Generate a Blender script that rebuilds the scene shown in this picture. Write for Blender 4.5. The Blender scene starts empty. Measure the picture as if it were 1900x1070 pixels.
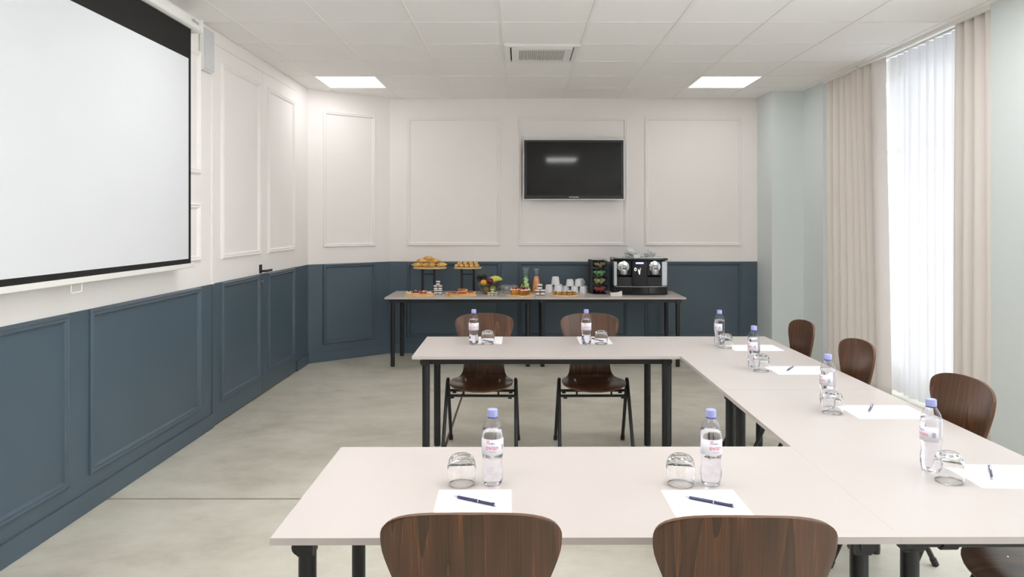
import bpy, bmesh, math, random
from mathutils import Vector, Matrix

random.seed(7)
PI = math.pi
SC = bpy.context.scene
COL = SC.collection

# ------------------------------------------------------------------ camera
cam_data = bpy.data.cameras.new('camera')
cam = bpy.data.objects.new('camera', cam_data)
COL.objects.link(cam)
cam.location = (0, 0, 1.5)
cam.rotation_euler = (PI / 2, 0, 0)
cam_data.sensor_width = 36
cam_data.lens = 1340 / 1900 * 36
cam_data.shift_x = -15 / 1900
cam_data.shift_y = -124 / 1900
cam_data.clip_start = 0.02
SC.camera = cam

# ------------------------------------------------------------------ world, exposure
LIGHT_PANEL = 8.0
LIGHT_PANEL_DIM = 3.3          # the two panels over the buffet end are dimmed
SKY = 2.4
world = bpy.data.worlds.new('overcast_sky')
SC.world = world
world.use_nodes = True
wb = world.node_tree.nodes['Background']
wb.inputs['Color'].default_value = (0.93, 0.96, 1.0, 1)
wb.inputs['Strength'].default_value = SKY
SC.view_settings.view_transform = 'Standard'
SC.view_settings.look = 'None'
SC.view_settings.gamma = 1.0
SC.view_settings.use_curve_mapping = False
SC.view_settings.exposure = 0.93
cy = SC.cycles
cy.use_denoising = True
cy.max_bounces = 14
cy.diffuse_bounces = 8
cy.glossy_bounces = 6
cy.transmission_bounces = 12
cy.transparent_max_bounces = 24
cy.sample_clamp_indirect = 6.0
cy.blur_glossy = 0.5


# ------------------------------------------------------------------ materials
def lin(c):
    return tuple(((v / 255) / 12.92 if v / 255 <= 0.04045 else ((v / 255 + 0.055) / 1.055) ** 2.4) for v in c) + (1,)


def new_mat(name):
    m = bpy.data.materials.new(name)
    m.use_nodes = True
    nt = m.node_tree
    return m, nt, nt.nodes['Principled BSDF']


def mat(name, rgb, rough=0.5, metal=0.0, spec=0.5, var=0.0, vscale=3.0, bump=0.0, bscale=80.0, coat=0.0):
    m, nt, b = new_mat(name)
    b.inputs['Roughness'].default_value = rough
    b.inputs['Metallic'].default_value = metal
    b.inputs['Specular IOR Level'].default_value = spec
    b.inputs['Coat Weight'].default_value = coat
    c = lin(rgb)
    b.inputs['Base Color'].default_value = c
    tc = nt.nodes.new('ShaderNodeTexCoord')
    nz = nt.nodes.new('ShaderNodeTexNoise')
    nz.inputs['Scale'].default_value = vscale
    nz.inputs['Detail'].default_value = 4
    nt.links.new(tc.outputs['Object'], nz.inputs['Vector'])
    rp = nt.nodes.new('ShaderNodeValToRGB')
    v = max(var, 0.01)
    rp.color_ramp.elements[0].position = 0.3
    rp.color_ramp.elements[1].position = 0.7
    rp.color_ramp.elements[0].color = tuple(x * (1 - v) for x in c[:3]) + (1,)
    rp.color_ramp.elements[1].color = tuple(min(1, x * (1 + v)) for x in c[:3]) + (1,)
    nt.links.new(nz.outputs['Fac'], rp.inputs['Fac'])
    nt.links.new(rp.outputs['Color'], b.inputs['Base Color'])
    if bump:
        n2 = nt.nodes.new('ShaderNodeTexNoise')
        n2.inputs['Scale'].default_value = bscale
        n2.inputs['Detail'].default_value = 3
        nt.links.new(tc.outputs['Object'], n2.inputs['Vector'])
        bp = nt.nodes.new('ShaderNodeBump')
        bp.inputs['Strength'].default_value = bump
        bp.inputs['Distance'].default_value = 0.002
        nt.links.new(n2.outputs['Fac'], bp.inputs['Height'])
        nt.links.new(bp.outputs['Normal'], b.inputs['Normal'])
    return m


def emit_mat(name, rgb, strength):
    m = bpy.data.materials.new(name)
    m.use_nodes = True
    nt = m.node_tree
    nt.nodes.remove(nt.nodes['Principled BSDF'])
    e = nt.nodes.new('ShaderNodeEmission')
    e.inputs['Color'].default_value = lin(rgb)
    e.inputs['Strength'].default_value = strength
    nt.links.new(e.outputs[0], nt.nodes['Material Output'].inputs[0])
    return m


def glass_mat(name, ior=1.45, rough=0.0, tint=(255, 255, 255)):
    m, nt, b = new_mat(name)
    b.inputs['Base Color'].default_value = lin(tint)
    b.inputs['Transmission Weight'].default_value = 1.0
    b.inputs['Roughness'].default_value = rough
    b.inputs['IOR'].default_value = ior
    return m


def thin_glass(name, tint=(252, 252, 255), ior=1.45, rough=0.02, extra=0.0):
    m = bpy.data.materials.new(name)
    m.use_nodes = True
    nt = m.node_tree
    nt.nodes.remove(nt.nodes['Principled BSDF'])
    t = nt.nodes.new('ShaderNodeBsdfTransparent')
    t.inputs['Color'].default_value = lin(tint)
    g = nt.nodes.new('ShaderNodeBsdfGlossy')
    g.inputs['Roughness'].default_value = rough
    # Schlick reflectance, the same from both sides of the thin wall
    f = nt.nodes.new('ShaderNodeLayerWeight')
    f.inputs['Blend'].default_value = 0.5
    pw = nt.nodes.new('ShaderNodeMath')
    pw.operation = 'POWER'
    pw.inputs[1].default_value = 4.0
    ad = nt.nodes.new('ShaderNodeMath')
    ad.operation = 'MULTIPLY_ADD'
    ad.inputs[1].default_value = 0.75
    ad.inputs[2].default_value = ((ior - 1) / (ior + 1)) ** 2 + extra
    mx = nt.nodes.new('ShaderNodeMixShader')
    nt.links.new(f.outputs['Facing'], pw.inputs[0])
    nt.links.new(pw.outputs[0], ad.inputs[0])
    nt.links.new(ad.outputs[0], mx.inputs[0])
    nt.links.new(t.outputs[0], mx.inputs[1])
    nt.links.new(g.outputs[0], mx.inputs[2])
    nt.links.new(mx.outputs[0], nt.nodes['Material Output'].inputs[0])
    return m


def cloth_mat(name, rgb, transl=0.0, transp=0.0, weave=600):
    m = bpy.data.materials.new(name)
    m.use_nodes = True
    nt = m.node_tree
    nt.nodes.remove(nt.nodes['Principled BSDF'])
    d = nt.nodes.new('ShaderNodeBsdfDiffuse')
    t = nt.nodes.new('ShaderNodeBsdfTranslucent')
    d.inputs['Color'].default_value = lin(rgb)
    t.inputs['Color'].default_value = lin(rgb)
    tc = nt.nodes.new('ShaderNodeTexCoord')
    nz = nt.nodes.new('ShaderNodeTexNoise')
    nz.inputs['Scale'].default_value = weave
    nt.links.new(tc.outputs['Object'], nz.inputs['Vector'])
    bp = nt.nodes.new('ShaderNodeBump')
    bp.inputs['Strength'].default_value = 0.15
    bp.inputs['Distance'].default_value = 0.001
    nt.links.new(nz.outputs['Fac'], bp.inputs['Height'])
    nt.links.new(bp.outputs['Normal'], d.inputs['Normal'])
    mx = nt.nodes.new('ShaderNodeMixShader')
    mx.inputs[0].default_value = transl
    nt.links.new(d.outputs[0], mx.inputs[1])
    nt.links.new(t.outputs[0], mx.inputs[2])
    out = mx
    if transp > 0:
        tr = nt.nodes.new('ShaderNodeBsdfTransparent')
        m2 = nt.nodes.new('ShaderNodeMixShader')
        m2.inputs[0].default_value = transp
        nt.links.new(mx.outputs[0], m2.inputs[1])
        nt.links.new(tr.outputs[0], m2.inputs[2])
        out = m2
    nt.links.new(out.outputs[0], nt.nodes['Material Output'].inputs[0])
    return m


def wood_mat(name, dark, mid, light, rough=0.3):
    """veneer: grain runs along UV v, knots and flame figure across u; offset per object"""
    m, nt, b = new_mat(name)
    N, L = nt.nodes, nt.links
    b.inputs['Roughness'].default_value = rough
    b.inputs['Coat Weight'].default_value = 0.5
    b.inputs['Coat Roughness'].default_value = 0.22
    tc = N.new('ShaderNodeTexCoord')
    oi = N.new('ShaderNodeObjectInfo')
    mul = N.new('ShaderNodeMath'); mul.operation = 'MULTIPLY'; mul.inputs[1].default_value = 9.0
    L.new(oi.outputs['Random'], mul.inputs[0])
    cmb = N.new('ShaderNodeCombineXYZ')
    L.new(mul.outputs[0], cmb.inputs[0]); L.new(mul.outputs[0], cmb.inputs[1]); L.new(mul.outputs[0], cmb.inputs[2])
    add = N.new('ShaderNodeVectorMath'); add.operation = 'ADD'
    L.new(tc.outputs['UV'], add.inputs[0]); L.new(cmb.outputs[0], add.inputs[1])
    mp = N.new('ShaderNodeMapping'); mp.inputs['Scale'].default_value = (1.0, 0.09, 1.0)
    L.new(add.outputs[0], mp.inputs[0])
    n1 = N.new('ShaderNodeTexNoise'); n1.inputs['Scale'].default_value = 11; n1.inputs['Detail'].default_value = 2
    L.new(mp.outputs[0], n1.inputs['Vector'])
    # contour rings of the stretched noise -> flame figure
    rm = N.new('ShaderNodeMath'); rm.operation = 'MULTIPLY'; rm.inputs[1].default_value = 7.0
    L.new(n1.outputs['Fac'], rm.inputs[0])
    fr = N.new('ShaderNodeMath'); fr.operation = 'FRACT'
    L.new(rm.outputs[0], fr.inputs[0])
    mp2 = N.new('ShaderNodeMapping'); mp2.inputs['Scale'].default_value = (1.0, 0.02, 1.0)
    L.new(add.outputs[0], mp2.inputs[0])
    n2 = N.new('ShaderNodeTexNoise'); n2.inputs['Scale'].default_value = 260; n2.inputs['Detail'].default_value = 3
    L.new(mp2.outputs[0], n2.inputs['Vector'])
    mix = N.new('ShaderNodeMix'); mix.data_type = 'FLOAT'; mix.inputs[0].default_value = 0.62
    L.new(fr.outputs[0], mix.inputs[2]); L.new(n2.outputs['Fac'], mix.inputs[3])
    rp = N.new('ShaderNodeValToRGB')
    e = rp.color_ramp.elements
    e[0].position = 0.2; e[0].color = lin(dark)
    e[1].position = 0.95; e[1].color = lin(light)
    k = e.new(0.66); k.color = lin(mid)
    L.new(mix.outputs[0], rp.inputs['Fac'])
    L.new(rp.outputs['Color'], b.inputs['Base Color'])
    return m


def floor_mat():
    m, nt, b = new_mat('polished_concrete')
    N, L = nt.nodes, nt.links
    tc = N.new('ShaderNodeTexCoord')
    n1 = N.new('ShaderNodeTexNoise'); n1.inputs['Scale'].default_value = 0.9; n1.inputs['Detail'].default_value = 8
    n1.inputs['Roughness'].default_value = 0.65; n1.inputs['Distortion'].default_value = 0.8
    L.new(tc.outputs['Object'], n1.inputs['Vector'])
    mp = N.new('ShaderNodeMapping'); mp.inputs['Scale'].default_value = (1.0, 1.7, 1.0)
    mp.inputs['Rotation'].default_value = (0, 0, 0.3)
    L.new(tc.outputs['Object'], mp.inputs[0])
    n2 = N.new('ShaderNodeTexNoise'); n2.inputs['Scale'].default_value = 2.6; n2.inputs['Detail'].default_value = 10
    n2.inputs['Roughness'].default_value = 0.7
    L.new(mp.outputs[0], n2.inputs['Vector'])
    mx = N.new('ShaderNodeMix'); mx.data_type = 'FLOAT'; mx.inputs[0].default_value = 0.45
    L.new(n1.outputs['Fac'], mx.inputs[2]); L.new(n2.outputs['Fac'], mx.inputs[3])
    rp = N.new('ShaderNodeValToRGB')
    e = rp.color_ramp.elements
    e[0].position = 0.34; e[0].color = lin((174, 168, 153))
    e[1].position = 0.66; e[1].color = lin((219, 215, 203))
    k = e.new(0.5); k.color = lin((202, 197, 183))
    L.new(mx.outputs[0], rp.inputs['Fac'])
    L.new(rp.outputs['Color'], b.inputs['Base Color'])
    rr = N.new('ShaderNodeMapRange'); rr.inputs[3].default_value = 0.32; rr.inputs[4].default_value = 0.55
    L.new(n2.outputs['Fac'], rr.inputs[0]); L.new(rr.outputs[0], b.inputs['Roughness'])
    bp = N.new('ShaderNodeBump'); bp.inputs['Strength'].default_value = 0.08; bp.inputs['Distance'].default_value = 0.003
    L.new(n2.outputs['Fac'], bp.inputs['Height']); L.new(bp.outputs['Normal'], b.inputs['Normal'])
    return m


M = {}
M['cream'] = mat('cream_wall_paint', (245, 240, 237), 0.6, var=0.012, vscale=1.5, bump=0.05, bscale=300)
M['navy'] = mat('navy_wall_paint', (78, 94, 106), 0.42, var=0.04, vscale=2.0, bump=0.06, bscale=250)
M['greyblue'] = mat('pale_grey_blue_paint', (224, 231, 231), 0.6, var=0.012, vscale=1.5, bump=0.05, bscale=300)
M['tile'] = mat('mineral_ceiling_tile', (247, 245, 243), 0.9, var=0.012, vscale=2.0, bump=0.12, bscale=220)
M['tbar'] = mat('white_grid_bar', (244, 242, 239), 0.5)
M['white'] = mat('white_plastic', (238, 237, 234), 0.4)
M['offwhite'] = mat('white_metal_case', (232, 231, 226), 0.35)
M['screen'] = mat('matte_screen_fabric', (217, 218, 221), 0.9, spec=0.1)
M['blackcloth'] = mat('black_screen_border', (38, 37, 36), 0.85, spec=0.2)
M['black'] = mat('black_powder_coat', (32, 32, 34), 0.38, var=0.05, bump=0.05, bscale=500)
M['blackgloss'] = mat('black_gloss_plastic', (22, 22, 24), 0.18)
M['blackmatt'] = mat('black_matt_plastic', (34, 34, 36), 0.5)
M['tvglass'] = mat('tv_black_glass', (8, 8, 9), 0.06, spec=0.4)
M['tvbezel'] = mat('tv_bezel_black', (30, 29, 30), 0.3)
M['silver'] = mat('brushed_silver', (200, 202, 206), 0.3, metal=0.85)
M['chrome'] = mat('chrome', (228, 228, 230), 0.1, metal=1.0)
M['tabletop'] = mat('greige_laminate', (200, 192, 188), 0.36, var=0.01, vscale=6)
M['tableedge'] = mat('greige_edge_band', (204, 194, 191), 0.45)
M['shell'] = wood_mat('walnut_veneer', (56, 34, 20), (93, 58, 34), (162, 99, 56))
M['shelledge'] = mat('plywood_edge', (104, 72, 50), 0.45)
M['floor'] = floor_mat()
M['groove'] = mat('joint_mastic', (104, 97, 84), 0.9, var=0.2, vscale=20)
M['drape'] = cloth_mat('beige_drape', (238, 232, 227), transl=0.15)
M['sheer'] = cloth_mat('white_sheer', (246, 246, 250), transl=0.13, transp=0.05, weave=900)
M['paper'] = mat('white_paper', (250, 250, 252), 0.8, spec=0.2)
M['pet'] = thin_glass('clear_pet', (251, 251, 255), 1.4, 0.03, 0.02)
M['water'] = glass_mat('water', 1.33, 0, (255, 255, 255))
M['glass'] = glass_mat('clear_glass', 1.45)
M['carafe'] = thin_glass('thin_glass', (250, 253, 253), 1.5, 0.02, 0.02)
M['water2'] = thin_glass('carafe_water', (238, 244, 236), 1.33, 0.02, 0.0)
M['tumbler2'] = thin_glass('brightened_tumbler_glass', (255, 255, 255), 1.5, 0.03, 0.09)  # same glass as the place tumblers, reflectance raised to put in bright highlights
M['pane'] = thin_glass('window_pane', (250, 252, 252), 1.5, 0.0, 0.02)
M['cap'] = mat('lavender_cap', (170, 176, 230), 0.4)
M['label'] = mat('bottle_label', (238, 236, 244), 0.5)
M['labelred'] = mat('label_red_print', (222, 70, 92), 0.5)
M['labelblue'] = mat('label_blue_print', (66, 78, 170), 0.5)
M['labelpink'] = mat('label_pink_print', (240, 196, 208), 0.5)
M['labelgrey'] = mat('label_grey_print', (150, 150, 165), 0.6)
M['pen'] = mat('navy_pen', (44, 46, 96), 0.25, coat=0.4)
M['bamboo'] = mat('bamboo_board', (228, 200, 148), 0.5, var=0.12, vscale=14)
M['crust'] = mat('baked_crust', (226, 176, 98), 0.5, var=0.38, vscale=28, bump=0.5, bscale=120)
M['crust2'] = mat('golden_pastry', (230, 182, 112), 0.55, var=0.3, vscale=30, bump=0.5, bscale=140)
M['cakebrown'] = mat('cake_brown', (160, 92, 30), 0.55, var=0.3, vscale=25, bump=0.4, bscale=90)
M['cakeyellow'] = mat('cake_custard', (214, 150, 44), 0.5, var=0.2, vscale=30)
M['sugar'] = mat('powder_sugar', (244, 238, 232), 0.9, var=0.05, vscale=40, bump=0.5, bscale=150)
M['cream_food'] = mat('whipped_cream', (240, 230, 205), 0.6, var=0.06, vscale=30)
M['berry'] = mat('red_berry', (176, 40, 40), 0.3, var=0.3, vscale=40)
M['strawberry'] = mat('strawberry_red', (214, 70, 56), 0.35, var=0.25, vscale=40)
M['blueberry'] = mat('blueberry', (42, 40, 66), 0.4)
M['cherry'] = mat('dark_cherry', (74, 18, 20), 0.22)
M['choc'] = mat('chocolate', (62, 34, 24), 0.35, var=0.2, vscale=30)
M['jam'] = mat('dark_jam', (70, 20, 30), 0.2)
M['cheesepot'] = mat('ivory_pot', (238, 232, 196), 0.45)
M['grape'] = mat('black_grape', (40, 30, 48), 0.3, var=0.3, vscale=30)
M['stem'] = mat('green_stem', (120, 130, 60), 0.6)
M['orange'] = mat('orange_peel', (242, 176, 40), 0.4, bump=0.5, bscale=200)
M['plum'] = mat('red_plum', (120, 26, 48), 0.25, var=0.25, vscale=20)
M['banana'] = mat('banana_peel', (224, 224, 104), 0.45, var=0.1, vscale=14)
M['bananatip'] = mat('banana_tip', (110, 112, 50), 0.6)
M['bowlglass'] = thin_glass('bowl_glass', (222, 228, 226), 1.5, 0.04, 0.05)
M['cuke'] = mat('cucumber_skin', (76, 140, 50), 0.4)
M['cukein'] = mat('cucumber_flesh', (222, 240, 160), 0.4, var=0.08, vscale=60)
M['lemon'] = mat('lemon_slice', (240, 200, 60), 0.4)
M['mint'] = mat('mint_leaf', (100, 170, 50), 0.5)
M['juice'] = mat('orange_juice', (246, 152, 84), 0.35)
M['china'] = mat('white_china', (236, 238, 240), 0.2, coat=0.3)
M['napkin'] = mat('white_napkin', (244, 242, 236), 0.85)
M['capgold'] = mat('gold_capsule', (190, 150, 104), 0.25, metal=0.15)
M['capgreen'] = mat('green_capsule', (120, 200, 118), 0.25, metal=0.15)
M['capmint'] = mat('pale_green_capsule', (190, 204, 140), 0.25, metal=0.15)
M['caporange'] = mat('orange_capsule', (226, 150, 96), 0.25, metal=0.15)
M['capred'] = mat('red_capsule', (206, 52, 68), 0.25, metal=0.15)
M['foil'] = mat('capsule_foil', (220, 220, 214), 0.3, metal=0.7)
M['lampframe'] = mat('lamp_frame_white', (244, 243, 240), 0.5)
M['panel'] = emit_mat('led_diffuser', (253, 252, 252), LIGHT_PANEL)
M['panel_dim'] = emit_mat('led_diffuser_dimmed', (253, 252, 252), LIGHT_PANEL_DIM)
M['display'] = emit_mat('lit_display', (206, 200, 255), 1.2)
M['icon'] = emit_mat('lit_icon', (240, 240, 250), 0.9)
M['vent'] = mat('grille_grey', (200, 196, 192), 0.6)
M['dark'] = mat('dark_gap', (60, 58, 55), 0.9)
M['speakergrille'] = mat('pale_grey_grille', (214, 214, 216), 0.7)
M['winframe'] = mat('window_frame_white', (236, 236, 234), 0.4)
M['sweet'] = mat('white_wrapper', (246, 246, 244), 0.5)
M['speck'] = mat('black_speck', (30, 30, 30), 0.5)


# ------------------------------------------------------------------ mesh helpers
def obj(name, bm, material, parent=None, loc=None, rot=None, smooth=False, bevel=0.0, mats=None):
    me = bpy.data.meshes.new(name)
    bmesh.ops.recalc_face_normals(bm, faces=bm.faces[:])
    bm.to_mesh(me)
    bm.free()
    for mm in (mats or [material]):
        me.materials.append(M[mm] if isinstance(mm, str) else mm)
    return obj_me(name, me, parent, loc, rot, smooth, bevel)


def obj_me(name, me, parent=None, loc=None, rot=None, smooth=False, bevel=0.0):
    o = bpy.data.objects.new(name, me)
    COL.objects.link(o)
    if parent:
        o.parent = parent
    if loc is not None:
        o.location = loc
    if rot is not None:
        o.rotation_euler = rot
    if smooth:
        for p in me.polygons:
            p.use_smooth = True
        if smooth != 'all':
            me.set_sharp_from_angle(angle=math.radians(40))
    if bevel:
        md = o.modifiers.new('bevel', 'BEVEL')
        md.width = bevel
        md.segments = 2
        md.limit_method = 'ANGLE'
    return o


def box(bm, x0, x1, y0, y1, z0, z1, mi=0):
    vs = [bm.verts.new(p) for p in ((x0, y0, z0), (x1, y0, z0), (x1, y1, z0), (x0, y1, z0),
                                    (x0, y0, z1), (x1, y0, z1), (x1, y1, z1), (x0, y1, z1))]
    for f in ((0, 3, 2, 1), (4, 5, 6, 7), (0, 1, 5, 4), (1, 2, 6, 5), (2, 3, 7, 6), (3, 0, 4, 7)):
        bm.faces.new([vs[i] for i in f]).material_index = mi
    return vs


def bx(*a):
    bm = bmesh.new()
    box(bm, *a)
    return bm


def prism(bm, pts, z0, z1, mi=0):
    a = [bm.verts.new((p[0], p[1], z0)) for p in pts]
    b = [bm.verts.new((p[0], p[1], z1)) for p in pts]
    n = len(pts)
    bm.faces.new(a[::-1]).material_index = mi
    bm.faces.new(b).material_index = mi
    for i in range(n):
        bm.faces.new((a[i], a[(i + 1) % n], b[(i + 1) % n], b[i])).material_index = mi


def lathe(bm, prof, seg=32, mi=0, cx=0, cy_=0):
    """revolve (r,z) list; r==0 points become poles; closed when first==last"""
    rings = []
    for r, z in prof:
        if r < 1e-6:
            rings.append([bm.verts.new((cx, cy_, z))])
        else:
            rings.append([bm.verts.new((cx + r * math.cos(2 * PI * k / seg), cy_ + r * math.sin(2 * PI * k / seg), z)) for k in range(seg)])
    for a, b in zip(rings[:-1], rings[1:]):
        for k in range(seg):
            k2 = (k + 1) % seg
            if len(a) == 1 and len(b) == 1:
                continue
            if len(a) == 1:
                f = (a[0], b[k2], b[k])
            elif len(b) == 1:
                f = (a[k], a[k2], b[0])
            else:
                f = (a[k], a[k2], b[k2], b[k])
            bm.faces.new(f).material_index = mi
    return rings


def tube(bm, pts, r, seg=12, cap=True, radii=None, mi=0):
    pts = [Vector(p) for p in pts]
    n = len(pts)
    up = None
    rings = []
    for i, p in enumerate(pts):
        t = (pts[min(i + 1, n - 1)] - pts[max(i - 1, 0)]).normalized()
        if up is None:
            up = Vector((0, 0, 1)) if abs(t.z) < 0.9 else Vector((1, 0, 0))
        s = t.cross(up).normalized()
        up = s.cross(t).normalized()
        rr = radii[i] if radii else r
        rings.append([bm.verts.new(p + s * (rr * math.cos(2 * PI * k / seg)) + up * (rr * math.sin(2 * PI * k / seg))) for k in range(seg)])
    for a, b in zip(rings[:-1], rings[1:]):
        for k in range(seg):
            bm.faces.new((a[k], a[(k + 1) % seg], b[(k + 1) % seg], b[k])).material_index = mi
    if cap:
        bm.faces.new(rings[0][::-1]).material_index = mi
        bm.faces.new(rings[-1]).material_index = mi


def arc_pts(c, r, a0, a1, n, plane='xy', z=0):
    out = []
    for i in range(n + 1):
        a = a0 + (a1 - a0) * i / n
        u, v = r * math.cos(a), r * math.sin(a)
        out.append({'xy': (c[0] + u, c[1] + v, z), 'xz': (c[0] + u, z, c[1] + v), 'yz': (z, c[0] + u, c[1] + v)}[plane])
    return out


def ball(bm, c, r, sub=2, sz=1.0, mi=0):
    res = bmesh.ops.create_icosphere(bm, subdivisions=sub, radius=r)
    for v in res['verts']:
        v.co = Vector((v.co.x + c[0], v.co.y + c[1], v.co.z * sz + c[2]))
        for f in v.link_faces:
            f.material_index = mi


def rrect(w, d, r, n=4):
    pts = []
    for cx, cy_, a in ((w / 2 - r, d / 2 - r, 0), (-w / 2 + r, d / 2 - r, PI / 2), (-w / 2 + r, -d / 2 + r, PI), (w / 2 - r, -d / 2 + r, 1.5 * PI)):
        for i in range(n + 1):
            b = a + PI / 2 * i / n
            pts.append((cx + r * math.cos(b), cy_ + r * math.sin(b)))
    return pts


def ellipse(a, b, n=40):
    return [(a * math.cos(2 * PI * i / n), b * math.sin(2 * PI * i / n)) for i in range(n)]


def text_mesh(body, size, extrude=0.0):
    cu = bpy.data.curves.new('text', 'FONT')
    cu.body = body
    cu.size = size
    cu.align_x = 'CENTER'
    cu.align_y = 'CENTER'
    cu.extrude = extrude
    o = bpy.data.objects.new('text', cu)
    COL.objects.link(o)
    dg = bpy.context.evaluated_depsgraph_get()
    me = bpy.data.meshes.new_from_object(o.evaluated_get(dg))
    bpy.data.objects.remove(o)
    bpy.data.curves.remove(cu)
    return me


def text_bm(body, size):
    me = text_mesh(body, size)
    bm = bmesh.new()
    bm.from_mesh(me)
    bpy.data.meshes.remove(me)
    for f in bm.faces:
        f.material_index = 0
    return bm


def tag(o, label, cat, group=None):
    o['label'] = label
    o['category'] = cat
    if group:
        o['group'] = group
    return o


def struct(o):
    o['kind'] = 'structure'
    return o


def thing(name, label, cat, loc=(0, 0, 0), rotz=0.0, group=None):
    o = bpy.data.objects.new(name, None)
    o.empty_display_size = 0.05
    COL.objects.link(o)
    o.location = loc
    o.rotation_euler = (0, 0, rotz)
    return tag(o, label, cat, group)


def dup(root, loc, rotz, label=None, group=None):
    r = root.copy()
    COL.objects.link(r)
    r.location = loc
    r.rotation_euler = (0, 0, rotz)
    if label:
        r['label'] = label
    if group:
        r['group'] = group
    for ch in list(root.children):
        c = ch.copy()
        COL.objects.link(c)
        c.parent = r
        for g in list(ch.children):
            d = g.copy()
            COL.objects.link(d)
            d.parent = c
    return r


# ------------------------------------------------------------------ room dimensions
XL, XR, YB, YN, ZC = -2.245, 3.05, 8.25, -3.0, 2.904
YD, XD = 7.64, -1.49            # chamfer corner: left wall end, back wall start
RAIL = 1.045                    # top of the navy wainscot

# floor: four concrete slabs with mastic joints
fl = struct(obj('floor', bx(-2.6, 3.7, -3.2, 8.5, -0.10, -0.012), 'groove'))
JX, JY, g = -0.5, 3.91, 0.009
for x0, x1 in ((-2.6, JX - g), (JX + g, 3.7)):
    for y0, y1 in ((-3.2, JY - g), (JY + g, 8.5)):
        obj('concrete_slab', bx(x0, x1, y0, y1, -0.0118, 0.0), 'floor', fl)

PROF = [(0.0, 0.0), (0.002, 0.011), (0.007, 0.016), (0.013, 0.018), (0.019, 0.014), (0.023, 0.013), (0.030, 0.016), (0.036, 0.010), (0.042, 0.0)]


def moulding(parent, O, U, Nn, u0, u1, z0, z1, material, name='panel_moulding'):
    """mitred rectangular panel moulding, outer size u0..u1 x z0..z1, on plane O+u*U, proud along Nn"""
    bm = bmesh.new()
    O, U, Nn, Z = Vector(O), Vector(U), Vector(Nn), Vector((0, 0, 1))
    rings = []
    for cu, cz, su, sz in ((u0, z0, 1, 1), (u1, z0, -1, 1), (u1, z1, -1, -1), (u0, z1, 1, -1)):
        rings.append([bm.verts.new(O + U * (cu + su * w) + Z * (cz + sz * w) + Nn * h) for w, h in PROF])
    for i in range(4):
        a, b = rings[i], rings[(i + 1) % 4]
        for k in range(len(PROF) - 1):
            bm.faces.new((a[k], a[k + 1], b[k + 1], b[k]))
    return obj(name, bm, material, parent)


# left wall (two paint colours), with the flush double door let into it
DY0, DYM, DY1, DZ = 5.265, 6.275, 7.225, 2.807
bm = bmesh.new()
T = -2.42
for y0, y1 in ((YN, DY0), (DY1, YD + 0.1)):
    box(bm, T, XL + 0.003, y0, y1, 0, RAIL, 1)
    box(bm, T, XL, y0, y1, RAIL, 3.0, 0)
box(bm, T, XL, DY0, DY1, DZ, 3.0, 0)
box(bm, T, XL - 0.06, DY0, DY1, 0, DZ, 0)
wl = struct(obj('wall_left', bm, None, mats=['cream', 'navy']))
PL = (XL + 0.003, 0, 0)
for a, b in ((-2.6, -1.3), (-1.12, 0.2), (0.38, 1.7), (1.88, 3.577), (3.751, 5.056)):
    moulding(wl, (XL + 0.003, 0, 0), (0, 1, 0), (1, 0, 0), a, b, 0.184, RAIL - 0.002, 'navy')
for a, b in ((-2.6, -1.3), (-1.12, 0.2), (0.38, 1.7), (1.88, 3.577), (3.751, 5.056)):
    moulding(wl, (XL, 0, 0), (0, 1, 0), (1, 0, 0), a, b, 1.83, 2.69, 'cream')
    moulding(wl, (XL, 0, 0), (0, 1, 0), (1, 0, 0), a, b, 1.225, 1.63, 'cream')


def door_leaf(name, y0, y1, f0, f1):
    bm = bmesh.new()
    xf = XL + 0.006
    box(bm, XL - 0.045, xf, y0, y1, 0.012, RAIL + 0.004, 1)
    box(bm, XL - 0.045, xf, y0, y1, RAIL + 0.004, DZ - 0.006, 0)
    d = struct(obj(name, bm, None, mats=['cream', 'navy']))
    moulding(d, (xf, 0, 0), (0, 1, 0), (1, 0, 0), f0, f1, 0.155, RAIL, 'navy')
    moulding(d, (xf, 0, 0), (0, 1, 0), (1, 0, 0), f0, f1, 1.218, 2.69, 'cream')
    return d


d1 = door_leaf('door_1', DY0 + 0.02, DYM - 0.003, 5.40, 6.20)
d2 = door_leaf('door_2', DYM + 0.003, DY1 - 0.005, 6.40, 7.15)
xf = XL + 0.006
# lever handle with its plate, and the lock below
obj('handle_plate', bx(xf, xf + 0.008, 6.195, 6.25, 1.055, 1.13), 'black', d1, bevel=0.002)
bm = bmesh.new()
tube(bm, [(xf + 0.006, 6.225, 1.075), (xf + 0.05, 6.225, 1.075)], 0.009)
box(bm, xf + 0.042, xf + 0.056, 6.215, 6.37, 1.064, 1.085)
obj('door_handle', bm, 'black', d1, bevel=0.002)
lk = obj('lock_plate', bx(xf, xf + 0.006, 6.205, 6.25, 0.955, 1.01), 'black', d1)
bm = bmesh.new()
tube(bm, [(xf + 0.005, 6.23, 0.985), (xf + 0.02, 6.23, 0.985)], 0.011)
obj('lock_knob', bm, 'silver', lk, smooth=True)
# hinge-side cover strip of the double door
bm = bmesh.new()
box(bm, XL, XL + 0.009, DY0 - 0.014, DY0 + 0.016, 0, RAIL, 1)
box(bm, XL, XL + 0.009, DY0 - 0.014, DY0 + 0.016, RAIL, DZ + 0.01, 0)
struct(obj('trim_1', bm, None, mats=['cream', 'navy']))

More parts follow.
